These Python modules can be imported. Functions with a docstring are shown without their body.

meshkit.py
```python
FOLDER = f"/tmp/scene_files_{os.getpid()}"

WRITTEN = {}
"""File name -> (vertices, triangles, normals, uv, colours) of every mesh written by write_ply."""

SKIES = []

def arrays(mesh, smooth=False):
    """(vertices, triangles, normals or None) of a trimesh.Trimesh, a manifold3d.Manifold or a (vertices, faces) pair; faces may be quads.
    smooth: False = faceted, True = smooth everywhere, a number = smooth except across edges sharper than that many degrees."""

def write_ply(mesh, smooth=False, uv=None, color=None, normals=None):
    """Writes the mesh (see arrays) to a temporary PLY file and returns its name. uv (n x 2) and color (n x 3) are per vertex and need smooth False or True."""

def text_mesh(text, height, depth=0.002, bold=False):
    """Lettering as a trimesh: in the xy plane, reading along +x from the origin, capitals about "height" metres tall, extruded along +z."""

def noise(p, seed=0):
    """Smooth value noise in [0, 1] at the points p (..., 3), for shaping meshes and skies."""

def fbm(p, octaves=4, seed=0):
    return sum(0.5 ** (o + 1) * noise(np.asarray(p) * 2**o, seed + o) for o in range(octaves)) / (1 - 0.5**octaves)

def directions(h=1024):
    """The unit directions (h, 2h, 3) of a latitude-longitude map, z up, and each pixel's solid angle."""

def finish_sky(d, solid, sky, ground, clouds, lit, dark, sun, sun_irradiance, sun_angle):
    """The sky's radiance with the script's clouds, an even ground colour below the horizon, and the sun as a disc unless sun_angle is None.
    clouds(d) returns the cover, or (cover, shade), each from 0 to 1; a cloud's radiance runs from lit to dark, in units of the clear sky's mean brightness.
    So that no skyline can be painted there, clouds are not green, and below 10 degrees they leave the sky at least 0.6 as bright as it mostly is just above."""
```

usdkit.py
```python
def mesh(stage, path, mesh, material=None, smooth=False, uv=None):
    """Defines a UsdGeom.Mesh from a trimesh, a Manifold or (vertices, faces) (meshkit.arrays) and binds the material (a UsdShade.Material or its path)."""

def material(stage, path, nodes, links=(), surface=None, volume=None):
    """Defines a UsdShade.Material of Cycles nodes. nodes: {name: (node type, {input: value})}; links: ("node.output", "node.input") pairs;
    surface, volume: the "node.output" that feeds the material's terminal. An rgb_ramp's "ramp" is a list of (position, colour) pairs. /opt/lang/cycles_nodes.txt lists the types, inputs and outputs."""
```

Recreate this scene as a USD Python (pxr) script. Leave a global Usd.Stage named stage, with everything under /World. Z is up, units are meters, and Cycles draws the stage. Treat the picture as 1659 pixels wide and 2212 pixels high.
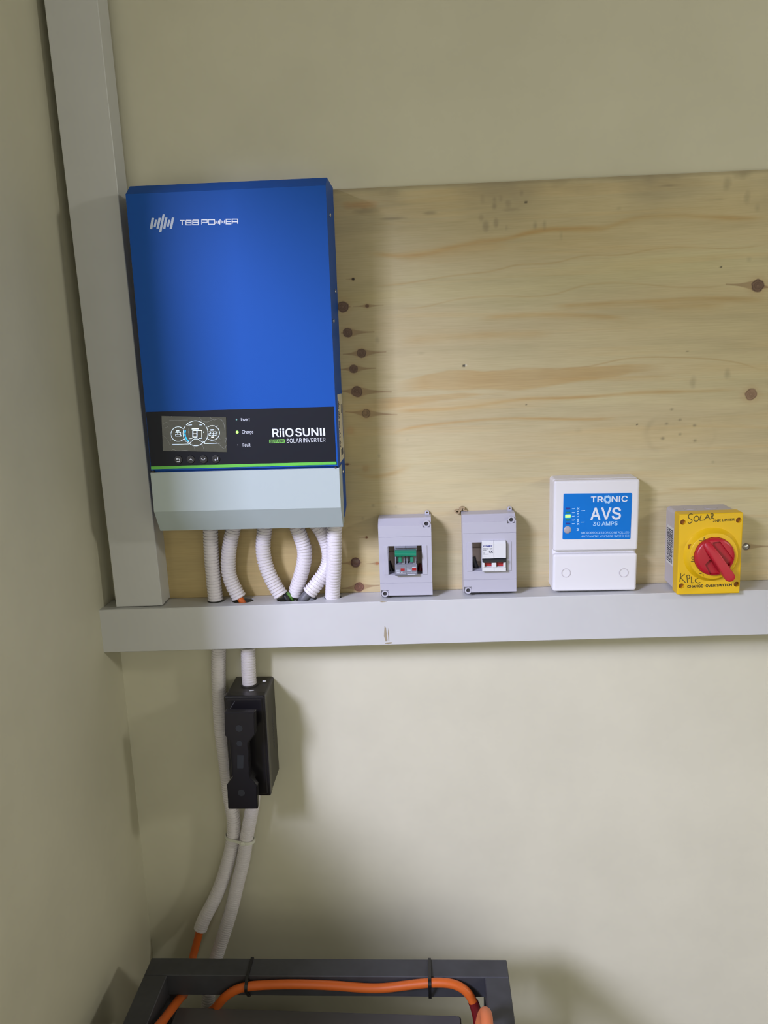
import math
import random
import numpy as np
import trimesh
import manifold3d as m3
from shapely.geometry import Polygon, LineString, Point, box as sbox
from shapely.ops import unary_union
from shapely import affinity
import usdkit
import meshkit
from pxr import Usd, UsdGeom, UsdLux, UsdShade, Gf, Sdf, Vt

random.seed(7)
rng = np.random.default_rng(7)
stage = Usd.Stage.CreateInMemory()
UsdGeom.SetStageUpAxis(stage, 'Z')
UsdGeom.SetStageMetersPerUnit(stage, 1.0)
UsdGeom.Xform.Define(stage, '/World')
UsdGeom.Scope.Define(stage, '/World/Looks')

# ------------------------------------------------------------------ camera, lights, exposure
W, H = 1659, 2212
F, CX, CY, CZ = 1733.04, 0.5407, -1.3, 0.4065      # focal length in pixels; position (z measured from the top of the trunking)
YAW, PITCH, ROLL = np.radians([3.1275, -11.6227, -2.0232])
Z0 = 1.12                                           # height of the trunking's top above the floor
_f = np.array([-np.sin(YAW) * np.cos(PITCH), np.cos(YAW) * np.cos(PITCH), np.sin(PITCH)])
_r = np.array([np.cos(YAW), np.sin(YAW), 0.0])
_u = np.cross(_r, _f)
RT = np.cos(ROLL) * _r + np.sin(ROLL) * _u
UP = -np.sin(ROLL) * _r + np.cos(ROLL) * _u
FW = _f
cam = UsdGeom.Camera.Define(stage, '/World/camera')
cam.AddTransformOp().Set(Gf.Matrix4d(*RT, 0, *UP, 0, *(-FW), 0, CX, CY, CZ + Z0, 1))
cam.CreateHorizontalApertureAttr(36.0)
cam.CreateVerticalApertureAttr(36.0 * H / W)
cam.CreateFocalLengthAttr(36.0 * F / W)
cam.CreateFStopAttr(0.0)
cam.CreateClippingRangeAttr(Gf.Vec2f(0.02, 100))
cam.CreateExposureAttr(0.0)


def look_at(prim, pos, target):
    p, t = np.array(pos, float), np.array(target, float)
    z = (p - t) / np.linalg.norm(p - t)
    x = np.cross([0, 0, 1.0], z); x /= np.linalg.norm(x)
    y = np.cross(z, x)
    UsdGeom.Xformable(prim).AddTransformOp().Set(Gf.Matrix4d(*x, 0, *y, 0, *z, 0, p[0], p[1], p[2] + Z0, 1))


def rect_light(name, pos, target, w, h, power, color):
    l = UsdLux.RectLight.Define(stage, '/World/' + name)
    l.CreateWidthAttr(w); l.CreateHeightAttr(h)
    l.CreateIntensityAttr(power); l.CreateColorAttr(Gf.Vec3f(*color))
    look_at(l.GetPrim(), pos, target)


rect_light('window_daylight', (-1.9, -3.4, 2.1), (0.9, 0, -0.1), 1.0, 1.0, 65.5, (0.96, 0.98, 1.36))
rect_light('room_lamp_light', (3.1, -1.25, 1.05), (0.5, 0, 0), 0.22, 0.22, 92.0, (1.0, 0.98, 0.88))
dome = UsdLux.DomeLight.Define(stage, '/World/sky_light')
dome.CreateIntensityAttr(0.385)
dome.CreateColorAttr(Gf.Vec3f(1.0, 0.98, 0.84))

# ------------------------------------------------------------------ helpers
def at(px, py, d):
    """the point at distance d in front of the back wall that the photograph shows at a pixel: (x, z)"""
    ray = FW + RT * (px - W / 2) / F - UP * (py - H / 2) / F
    t = (-d - CY) / ray[1]
    return CX + t * ray[0], CZ + t * ray[2]


def at3(px, py, d):
    x, z = at(px, py, d)
    return np.array([x, -d, z])


def side(px, py, X):
    ray = FW + RT * (px - W / 2) / F - UP * (py - H / 2) / F
    t = (X - CX) / ray[0]
    return -(CY + t * ray[1]), CZ + t * ray[2]


def pts(pxs, d):
    return [at(a, b, d) for a, b in pxs]


used = {}
INFO = {}


def numbered(parent, name):
    k = (parent, name)
    n = used.get(k, 0)
    used[k] = n + 1
    return name if n == 0 else '%s_%03d' % (name, n)


def keys(prim, **kw):
    for k, v in kw.items():
        if v:
            prim.SetCustomDataByKey(k, v)


def thing(name, label, cat, origin, group=None, tilt=None):
    path = '/World/' + numbered('/World', name)
    x = UsdGeom.Xform.Define(stage, path)
    o = np.array(origin, float)
    x.AddTranslateOp().Set(Gf.Vec3d(o[0], o[1], o[2] + Z0))
    keys(x.GetPrim(), label=label, category=cat, group=group)
    INFO[path] = (o, tilt)
    return path


def tilted(v, tilt):
    if tilt:
        t, xc, zc = tilt
        v = v.copy()
        x, z = v[:, 0].copy(), v[:, 2].copy()
        v[:, 2] = z + t * (x - xc)
        v[:, 0] = x - t * (z - zc)
    return v


def tm(m):
    if isinstance(m, m3.Manifold):
        mm = m.to_mesh()
        return trimesh.Trimesh(mm.vert_properties[:, :3], mm.tri_verts, process=False)
    if isinstance(m, (list, tuple)) and len(m) and not isinstance(m[0], np.ndarray):
        return trimesh.util.concatenate([tm(a) for a in m])
    return m


def part(name, mesh, mat, parent, smooth=30, label=None, kind=None):
    """one mesh prim under a thing or a part; the mesh is given in scene coordinates"""
    mesh = tm(mesh)
    root = '/'.join(parent.split('/')[:3])
    o, tilt = INFO[root]
    v = tilted(np.array(mesh.vertices, float), tilt) - o
    path = parent + '/' + numbered(parent, name)
    p = usdkit.mesh(stage, path, trimesh.Trimesh(v, mesh.faces, process=False), MAT[mat], smooth=smooth)
    keys(p.GetPrim(), label=label, kind=kind)
    return path


def solo(name, mesh, mat, label, cat, origin, group=None, smooth=30):
    """a thing that is one mesh"""
    mesh = tm(mesh)
    o = np.array(origin, float)
    path = '/World/' + numbered('/World', name)
    p = usdkit.mesh(stage, path, trimesh.Trimesh(np.array(mesh.vertices) - o, mesh.faces, process=False), MAT[mat], smooth=smooth)
    p.AddTranslateOp().Set(Gf.Vec3d(o[0], o[1], o[2] + Z0))
    keys(p.GetPrim(), label=label, category=cat, group=group)
    INFO[path] = (o, None)
    return path


def structure(name, mesh, mat, label, smooth=False):
    mesh = tm(mesh)
    path = '/World/' + name
    p = usdkit.mesh(stage, path, mesh, MAT[mat], smooth=smooth)
    p.AddTranslateOp().Set(Gf.Vec3d(0, 0, Z0))
    keys(p.GetPrim(), label=label, category=name.split('_')[0], kind='structure')
    INFO[path] = (np.zeros(3), None)
    return path


# --- shapes; d is the distance in front of the back wall (y = -d)
def bx(x0, x1, d0, d1, z0, z1):
    m = trimesh.creation.box((x1 - x0, d1 - d0, z1 - z0))
    m.apply_translation(((x0 + x1) / 2, -(d0 + d1) / 2, (z0 + z1) / 2))
    return m


def hull(p):
    return m3.Manifold.hull_points(np.asarray(p, float))


def cbx(x0, x1, d0, d1, z0, z1, c=0.001):
    """chamfered box"""
    p = []
    for X, sx in ((x0, 1), (x1, -1)):
        for D, sd in ((d0, 1), (d1, -1)):
            for Z, sz in ((z0, 1), (z1, -1)):
                p += [(X, -(D + sd * c), Z + sz * c), (X + sx * c, -D, Z + sz * c), (X + sx * c, -(D + sd * c), Z)]
    return tm(hull(p))


_sph = trimesh.creation.uv_sphere(1.0, count=[10, 16]).vertices


def rbx(x0, x1, d0, d1, z0, z1, r=0.003, flat_back=True):
    """box rounded on its front and its sides"""
    p = []
    for X in (x0 + r, x1 - r):
        for Z in (z0 + r, z1 - r):
            p.append(_sph * r + (X, -(d1 - r), Z))
            b = _sph * r
            b = b[np.abs(b[:, 1]) < r * 0.2] * (1, 0, 1)
            n = np.linalg.norm(b, axis=1, keepdims=True)
            p.append(b / n * r + (X, -d0, Z))
    return tm(hull(np.vstack(p)))


def ext(poly, d0, d1):
    """polygon in (x, z), as thick as d0..d1"""
    geoms = [g for g in getattr(poly, 'geoms', [poly]) if g.geom_type == 'Polygon' and g.area > 1e-10]
    out = []
    for g in geoms:
        m = trimesh.creation.extrude_polygon(g, abs(d1 - d0), engine='earcut')
        v = np.array(m.vertices)
        out.append(trimesh.Trimesh(np.stack([v[:, 0], -(min(d0, d1) + v[:, 2]), v[:, 1]], 1), m.faces, process=False))
    return trimesh.util.concatenate(out)


def prx(poly, x0, x1):
    """polygon in (d, z) extruded along x"""
    m = trimesh.creation.extrude_polygon(Polygon(poly), x1 - x0, engine='earcut')
    v = np.array(m.vertices)
    return trimesh.Trimesh(np.stack([x0 + v[:, 2], -v[:, 0], v[:, 1]], 1), m.faces[:, ::-1], process=False)


def prz(poly, z0, z1):
    """polygon in (x, d) extruded along z"""
    m = trimesh.creation.extrude_polygon(Polygon(poly), z1 - z0, engine='earcut')
    v = np.array(m.vertices)
    return trimesh.Trimesh(np.stack([v[:, 0], -v[:, 1], z0 + v[:, 2]], 1), m.faces[:, ::-1], process=False)


def disc(x, z, r, d0, d1, n=32):
    return ext(Point(x, z).buffer(r, quad_segs=n // 4), d0, d1)


def lathe(x, z, prof, n=48):
    """profile of (radius, d) turned about an axis through (x, z) towards the viewer"""
    m = trimesh.creation.revolve(np.array(prof), sections=n)
    v = np.array(m.vertices)
    f = m.faces
    w = np.stack([x + v[:, 0], -v[:, 2], z + v[:, 1]], 1)
    t = trimesh.Trimesh(w, f, process=False)
    if t.volume < 0:
        t.invert()
    return t


def man(m):
    m = tm(m)
    m = trimesh.Trimesh(m.vertices, m.faces, process=True)
    return m3.Manifold(m3.Mesh(np.asarray(m.vertices, np.float32), np.asarray(m.faces, np.uint32)))


def cut(a, *bs):
    a = man(a)
    for b in bs:
        a = a - man(b)
    return a


def spline(p, n):
    p = np.asarray(p, float)
    from scipy.interpolate import CubicSpline
    s = np.r_[0, np.cumsum(np.linalg.norm(np.diff(p, axis=0), axis=1))]
    c = CubicSpline(s, p, bc_type='natural')
    q = c(np.linspace(0, s[-1], 400))
    l = np.r_[0, np.cumsum(np.linalg.norm(np.diff(q, axis=0), axis=1))]
    t = np.linspace(0, l[-1], n) if np.isscalar(n) else n * l[-1]
    return np.stack([np.interp(t, l, q[:, k]) for k in range(3)], 1), l[-1]


def sweep(path, radii, sides=20, flat=(1.0, 1.0), cap=True):
    p = np.asarray(path, float)
    r = np.broadcast_to(radii, (len(p),))
    t = np.gradient(p, axis=0)
    t /= np.linalg.norm(t, axis=1, keepdims=True)
    a = np.zeros_like(p)
    s = np.array([0, 1.0, 0]) if abs(t[0][1]) < 0.9 else np.array([1.0, 0, 0])
    for i in range(len(p)):
        s = s - t[i] * (s @ t[i])
        s /= np.linalg.norm(s)
        a[i] = s
    b = np.cross(t, a)
    ang = np.arange(sides) * 2 * np.pi / sides
    v = p[:, None] + r[:, None, None] * (flat[0] * np.cos(ang)[None, :, None] * a[:, None] + flat[1] * np.sin(ang)[None, :, None] * b[:, None])
    i, j = np.meshgrid(np.arange(len(p) - 1), np.arange(sides), indexing='ij')
    q = np.stack([i * sides + j, i * sides + (j + 1) % sides, (i + 1) * sides + (j + 1) % sides, (i + 1) * sides + j], -1).reshape(-1, 4)
    f = np.vstack([q[:, [0, 1, 2]], q[:, [0, 2, 3]]])
    V = v.reshape(-1, 3)
    if cap:
        n = len(V)
        V = np.vstack([V, p[0], p[-1]])
        k = np.arange(sides)
        e = (len(p) - 1) * sides
        f = np.vstack([f, np.stack([np.full(sides, n), (k + 1) % sides, k], 1), np.stack([np.full(sides, n + 1), e + k, e + (k + 1) % sides], 1)])
    return trimesh.Trimesh(V, f, process=False)


def letters(s, h, thick, bold):
    """one line of lettering whose capital I is a plain bar"""
    if 'I' not in s:
        return meshkit.text_mesh(s, h, thick, bold=bold)
    out, x, stem = [], 0.0, (0.21 if bold else 0.14) * h
    for run in [r for r in __import__('re').split('(I)', s) if r]:
        if run == 'I':
            m = trimesh.creation.box((stem, h, thick))
            m.apply_translation((x + stem / 2, h / 2, thick / 2))
            x += stem + 0.17 * h
            out.append(m)
            continue
        x += 0.28 * h * (len(run) - len(run.lstrip()))
        if run.strip():
            m = meshkit.text_mesh(run.strip(), h, thick, bold=bold)
            lo, hi = m.bounds[0][0], m.bounds[1][0]
            m.apply_translation((x - lo, 0, 0))
            x += hi - lo + 0.17 * h
            out.append(m)
            x += 0.28 * h * (len(run) - len(run.rstrip()))
    return trimesh.util.concatenate(out)


def text(s, x0, x1, zb, h, d, bold=False, slope=0.0, thick=0.0003):
    """lettering from x0 to x1 on the line z = zb, capitals h tall, lying on the surface at d"""
    m = letters(s, h, thick, bold)
    v = np.array(m.vertices)
    w = v[:, 0].max() - v[:, 0].min()
    X = x0 + (v[:, 0] - v[:, 0].min()) * (x1 - x0) / w
    Z = zb + v[:, 1] + slope * (X - x0)
    return trimesh.Trimesh(np.stack([X, -(d + v[:, 2]), Z], 1), m.faces, process=False)


def ptext(s, a, b, h, d, bold=False, thick=0.0003):
    """lettering whose base line runs from pixel a to pixel b"""
    (x0, z0), (x1, z1) = at(*a, d), at(*b, d)
    return text(s, x0, x1, z0, h, d, bold, (z1 - z0) / (x1 - x0), thick)


def strokes(lines, w, d, thick=0.0003, cap=1, join=1):
    """pen strokes: polylines in (x, z) lying on the surface at d"""
    g = unary_union([LineString(l).buffer(w / 2, quad_segs=4, cap_style=cap, join_style=join) for l in lines])
    return ext(g, d, d + thick)


def smoothline(p, n=40):
    p = np.asarray(p, float)
    from scipy.interpolate import CubicSpline
    s = np.r_[0, np.cumsum(np.linalg.norm(np.diff(p, axis=0), axis=1))]
    return CubicSpline(s, p)(np.linspace(0, s[-1], n))


# ------------------------------------------------------------------ materials
MAT = {}


def mat(name, color, rough=0.5, metal=0.0, spec=0.5, vary=0.0, scale=8.0, bump=0.0, bscale=300.0, emit=0.0, coat=0.0, second=None, stretch=None):
    n = {'p': ('principled_bsdf', {'base_color': color, 'roughness': rough, 'metallic': metal, 'specular_ior_level': spec, 'coat_weight': coat})}
    l = []
    if emit:
        n['p'][1].update({'emission_color': color, 'emission_strength': emit})
    if vary or bump:
        n['g'] = ('geometry', {})
        src = 'g.position'
        if stretch:
            n['mp'] = ('mapping', {'scale': stretch})
            l.append(('g.position', 'mp.vector'))
            src = 'mp.vector'
    if vary:
        c = np.array(color)
        c2 = np.array(second) if second else np.clip(c * (1 - vary), 0, 1)
        n['n'] = ('noise_texture', {'scale': scale, 'detail': 5.0, 'roughness': 0.6})
        n['r'] = ('rgb_ramp', {'ramp': [(0.32, tuple(c2)), (0.68, tuple(np.clip(c * (1 + (0 if second else vary * 0.5)), 0, 1)))]})
        l += [(src, 'n.vector'), ('n.fac', 'r.fac'), ('r.color', 'p.base_color')]
    if bump:
        n['bn'] = ('noise_texture', {'scale': bscale, 'detail': 3.0})
        n['b'] = ('bump', {'strength': bump, 'distance': 0.0006})
        l += [('g.position', 'bn.vector'), ('bn.fac', 'b.height'), ('b.normal', 'p.normal')]
    MAT[name] = usdkit.material(stage, '/World/Looks/' + name, n, l, surface='p.BSDF')


mat('wall_paint', (0.62, 0.595, 0.46), 0.55, vary=0.06, scale=5.0, bump=0.25, bscale=90)
mat('ceiling_paint', (0.22, 0.21, 0.19), 0.7)
mat('concrete', (0.30, 0.28, 0.25), 0.7, vary=0.2, scale=12, bump=0.3)
mat('trunking_pvc', (0.57, 0.575, 0.57), 0.38, vary=0.03, scale=9)
mat('scuff', (0.32, 0.27, 0.18), 0.8)
mat('inverter_blue', (0.0045, 0.076, 0.37), 0.52, spec=0.2, bump=0.10, bscale=1500)
mat('inverter_cover', (0.42, 0.49, 0.49), 0.42, bump=0.08, bscale=1500)
mat('panel_black', (0.0075, 0.009, 0.016), 0.42, spec=0.22)
mat('stripe_green', (0.12, 0.52, 0.06), 0.4)
mat('badge_green', (0.20, 0.62, 0.10), 0.4)
mat('print_white', (0.72, 0.76, 0.84), 0.5)
mat('print_silver', (0.45, 0.53, 0.66), 0.35)
mat('print_black', (0.012, 0.012, 0.014), 0.5)
mat('print_dark', (0.05, 0.055, 0.09), 0.6)
mat('print_blue', (0.02, 0.03, 0.25), 0.5)
mat('print_pale', (0.40, 0.64, 0.90), 0.5)
mat('button_black', (0.010, 0.010, 0.014), 0.38)
mat('screen_glass', (0.050, 0.052, 0.040), 0.12, coat=0.4, vary=0.35, scale=40)
mat('film_crease', (0.22, 0.23, 0.22), 0.15)
mat('display_white', (0.62, 0.78, 1.0), 0.4, emit=0.75)
mat('display_cyan', (0.02, 0.45, 0.95), 0.4, emit=0.75)
mat('lamp_green', (0.25, 1.0, 0.10), 0.4, emit=2.2)
mat('lamp_pale', (0.20, 0.42, 0.42), 0.3)
mat('lamp_off', (0.10, 0.10, 0.11), 0.3)
mat('steel', (0.62, 0.62, 0.62), 0.28, metal=1.0)
mat('sticker', (0.62, 0.58, 0.46), 0.5)
mat('conduit_pvc', (0.70, 0.665, 0.69), 0.27)
mat('enclosure_pvc', (0.44, 0.435, 0.50), 0.35)
mat('enclosure_inside', (0.42, 0.33, 0.27), 0.7)
mat('hole_dark', (0.03, 0.028, 0.03), 0.7)
mat('breaker_grey', (0.19, 0.195, 0.235), 0.42)
mat('breaker_green', (0.010, 0.20, 0.11), 0.30)
mat('breaker_white', (0.66, 0.67, 0.68), 0.38)
mat('toggle_black', (0.012, 0.014, 0.018), 0.4)
mat('flag_red', (0.36, 0.008, 0.014), 0.4)
mat('wire_black', (0.010, 0.010, 0.011), 0.45)
mat('wire_red', (0.14, 0.004, 0.006), 0.4)
mat('wire_green', (0.10, 0.26, 0.04), 0.4)
mat('wire_grey', (0.10, 0.10, 0.11), 0.5)
mat('avs_white', (0.74, 0.735, 0.76), 0.36)
mat('avs_blue', (0.001, 0.17, 0.60), 0.45, spec=0.2)
mat('avs_button', (0.40, 0.36, 0.40), 0.35)
mat('switch_grey', (0.52, 0.49, 0.52), 0.45)
mat('switch_yellow', (0.80, 0.50, 0.006), 0.36)
mat('switch_rust', (0.30, 0.11, 0.01), 0.5)
mat('switch_red', (0.48, 0.010, 0.026), 0.35)
mat('switch_pocket', (0.06, 0.004, 0.008), 0.5)
mat('ink', (0.10, 0.075, 0.01), 0.6)
mat('fuse_black', (0.012, 0.011, 0.013), 0.22)
mat('fuse_side', (0.030, 0.027, 0.022), 0.42)
mat('fuse_plug', (0.016, 0.018, 0.021), 0.45)
mat('rack_steel', (0.042, 0.043, 0.050), 0.55, vary=0.2, scale=25, bump=0.2, bscale=200)
mat('battery_case', (0.11, 0.105, 0.105), 0.45, vary=0.05, scale=20)
mat('battery_dark', (0.02, 0.02, 0.022), 0.5)
mat('cable_orange', (0.60, 0.115, 0.012), 0.42)
mat('cable_lug', (0.62, 0.17, 0.06), 0.5)
mat('tie_black', (0.006, 0.006, 0.007), 0.35)
mat('tie_white', (0.66, 0.66, 0.58), 0.4)
mat('plaster', (0.30, 0.31, 0.26), 0.9)
mat('wood_shaving', (0.34, 0.25, 0.14), 0.8)
mat('frame_wood', (0.40, 0.36, 0.30), 0.6)

# plywood: the figure is a vertex colour, fine fibre and relief come from stretched noise
MAT['plywood'] = usdkit.material(stage, '/World/Looks/plywood', {
    'a': ('attribute', {'attribute': 'displayColor'}),
    'g': ('geometry', {}),
    'm': ('mapping', {'scale': (18.0, 1.0, 520.0)}),
    'n': ('noise_texture', {'scale': 1.0, 'detail': 4.0, 'roughness': 0.65}),
    'r': ('rgb_ramp', {'ramp': [(0.30, (0.90, 0.885, 0.86)), (0.60, (1.0, 1.0, 1.0))]}),
    'x': ('mix_color', {'blend_type': 'multiply', 'fac': 1.0}),
    'b': ('bump', {'strength': 0.12, 'distance': 0.0005}),
    'p': ('principled_bsdf', {'roughness': 0.5, 'specular_ior_level': 0.35})},
    [('g.position', 'm.vector'), ('m.vector', 'n.vector'), ('n.fac', 'r.fac'), ('a.color', 'x.a'), ('r.color', 'x.b'), ('x.result', 'p.base_color'), ('n.fac', 'b.height'), ('b.normal', 'p.normal')], surface='p.BSDF')

# ------------------------------------------------------------------ the room
FLOOR = -Z0
CEIL = 1.62
structure('wall_back', bx(-0.12, 4.2, -0.12, 0.0, FLOOR, CEIL), 'wall_paint', 'cream painted back wall behind the plywood board')
wl = cut(bx(-0.12, 0.0, 0.0, 4.0, FLOOR, CEIL), bx(-0.2, 0.1, 0.43, 1.9, -0.06, 0.88))
structure('wall_left', wl, 'wall_paint', 'cream painted wall on the left meeting the back wall at the corner')
structure('floor', bx(-2.2, 4.2, -0.12, 4.0, FLOOR - 0.1, FLOOR), 'concrete', 'grey concrete floor under the battery rack')
structure('ceiling', bx(-0.12, 4.2, -0.12, 4.0, CEIL, CEIL + 0.1), 'ceiling_paint', 'dull brown ceiling above the cream walls')
structure('wall_right', cut(bx(4.2, 4.3, 0.0, 4.0, FLOOR, CEIL)), 'wall_paint', 'cream painted wall on the far right')
LINTEL, SILL = 0.88, -0.06
fr = [bx(-0.09, -0.03, 0.43, 1.9, SILL, SILL + 0.015), bx(-0.09, -0.03, 0.43, 1.9, LINTEL - 0.015, LINTEL), bx(-0.09, -0.03, 0.43, 0.44, SILL + 0.015, LINTEL - 0.015), bx(-0.09, -0.03, 1.89, 1.9, SILL + 0.015, LINTEL - 0.015)]
structure('window_1', fr, 'frame_wood', 'frame of the open window in the left wall')
# chipped plaster low in the corner
cp = Polygon(pts([(313, 2036), (319, 2040), (322, 2052), (327, 2064), (329, 2078), (322, 2082), (316, 2066), (312, 2050)], 0.0))
part('plaster_chip', ext(cp, 0.0002, 0.0012), 'plaster', '/World/wall_back', label='grey chip in the plaster of the corner')

# ------------------------------------------------------------------ plywood board
PLY = 0.012


def build_plywood():
    x0, x1, z0, z1 = 0.03, 1.42, -0.055, 0.6432

    def axis(a, b, dense, fine, coarse):
        out, x = [a], a
        while x < b:
            x += fine if any(p <= x <= q for p, q in dense) else coarse
            out.append(min(x, b))
        return np.array(out)
    xs = axis(x0, x1, [(0.395, 0.53), (1.0, 1.09)], 0.0008, 0.0022)
    zs = axis(z0, z1, [(0.0, 0.6432)], 0.00105, 0.004)
    X, Z = np.meshgrid(xs, zs)
    P = np.stack([X, Z, 0 * X], -1)
    base = np.array([0.51, 0.42, 0.235])
    pale = np.array([0.54, 0.475, 0.305])
    gold = np.array([0.50, 0.375, 0.165])
    orange = np.array([0.47, 0.305, 0.115])
    f1 = meshkit.fbm(np.stack([X * 2.2, Z * 16 + 0.25 * np.sin(X * 4), 0 * X], -1), 4, 3)
    f2 = meshkit.fbm(np.stack([X * 6, Z * 60, 0 * X], -1), 4, 11)
    C = base + (pale - base) * np.clip((f1 - 0.3) * 2.2, 0, 1)[..., None]
    gm = np.clip((0.50 - X + 0.10 * (f1 - 0.5)) / 0.14, 0, 1)[..., None] * 0.8
    C = C * (1 - gm) + gold * gm
    C = C * (1 - 0.10 * np.clip((f2 - 0.45) * 3, 0, 1))[..., None]
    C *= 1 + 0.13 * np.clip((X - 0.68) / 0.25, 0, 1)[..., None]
    C[..., 2] *= 1 - 0.10 * np.clip((f1 - 0.5) * 3, 0, 1)
    cen = lambda px, py: at(px, py, PLY)

    def blend(mask, col, k=1.0):
        m = np.clip(mask * k, 0, 1)[..., None]
        C[:] = C * (1 - m) + np.array(col) * m

    wob = meshkit.fbm(np.stack([X * 22, Z * 40, 0 * X], -1), 3, 5) - 0.5
    fad = meshkit.fbm(np.stack([X * 14, Z * 10, 0 * X + 4], -1), 3, 8)

    def streak(line, width, k, col=orange, below=1.0, above=1.0, vary=0.6):
        """a grain line along a polyline; width in pixels of the photograph (0.75 mm)"""
        q = np.array([cen(*p) for p in line])
        q = smoothline(q, 60)
        o = np.argsort(q[:, 0])
        zc = np.interp(X, q[o, 0], q[o, 1])
        w = width * 0.00075
        dz = Z - zc + wob * w * 0.8
        prof = np.where(dz > 0, np.exp(-(dz / (w * above)) ** 2), np.exp(-(dz / (w * below)) ** 2))
        lo, hi = q[:, 0].min(), q[:, 0].max()
        end = np.clip((X - lo) / 0.03, 0, 1) * np.clip((hi - X) / 0.03, 0, 1)
        blend(prof * end * (1 - vary + 2 * vary * fad), col, k)

    def band(up, lo, k, col=orange):
        a, b = smoothline(np.array([cen(*p) for p in up]), 60), smoothline(np.array([cen(*p) for p in lo]), 60)
        za, zb = np.interp(X, a[:, 0], a[:, 1]), np.interp(X, b[:, 0], b[:, 1])
        e = 0.002
        m = np.clip((za - Z + wob * 0.006) / e, 0, 1) * np.clip((Z - zb + wob * 0.006) / 0.004, 0, 1)
        x_lo, x_hi = max(a[0, 0], b[0, 0]), min(a[-1, 0], b[-1, 0])
        m = m * np.clip((X - x_lo) / 0.05, 0, 1) * np.clip((x_hi - X) / 0.06, 0, 1) * (0.55 + 0.9 * fad)
        blend(m, col, k)
    thin = (0.45, 0.31, 0.14)
    streak([(785, 548), (850, 551), (900, 551), (960, 538), (1050, 521), (1100, 514), (1150, 500), (1200, 495), (1310, 491), (1345, 479), (1400, 468), (1470, 466), (1665, 468)], 5, 0.55)
    streak([(850, 553), (930, 549), (1000, 539), (1100, 530)], 12, 0.33)
    streak([(1100, 512), (1200, 496), (1320, 490)], 4, 0.7)
    streak([(800, 618), (920, 605), (1000, 593), (1080, 582), (1110, 574), (1200, 567), (1260, 553), (1340, 551), (1400, 540), (1500, 535), (1665, 525)], 1.6, 0.5, thin, vary=0.3)
    streak([(860, 664), (930, 660), (980, 648), (1100, 640), (1200, 635), (1245, 621), (1400, 615), (1575, 613)], 1.8, 0.42, thin, vary=0.3)
    streak([(1030, 688), (1100, 682), (1200, 680), (1300, 683), (1360, 688)], 4, 0.5, below=1.6)
    streak([(1190, 662), (1300, 655), (1400, 650), (1600, 645), (1665, 650)], 4, 0.55, below=1.8)
    streak([(1400, 664), (1480, 662), (1570, 658)], 9, 0.35)
    streak([(860, 738), (960, 728), (1100, 722), (1200, 719)], 8, 0.32)
    band([(850, 832), (920, 807), (970, 800), (1050, 800), (1150, 796), (1280, 791), (1345, 786), (1440, 790)], [(850, 848), (950, 846), (1050, 846), (1150, 843), (1200, 836), (1300, 820), (1380, 808), (1440, 799)], 0.52)
    streak([(1080, 800), (1150, 796), (1280, 790), (1340, 777), (1450, 772), (1560, 778), (1650, 802)], 1.6, 0.55, thin, vary=0.3)
    band([(775, 856), (850, 858), (960, 850), (1060, 846), (1110, 848)], [(775, 886), (850, 884), (960, 868), (1060, 857), (1110, 852)], 0.45)
    streak([(850, 889), (930, 885), (1000, 880), (1050, 873), (1130, 862), (1200, 861), (1300, 855), (1400, 848), (1500, 845), (1600, 841)], 3.5, 0.6)
    streak([(1340, 850), (1400, 848), (1480, 846)], 5, 0.45)
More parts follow.
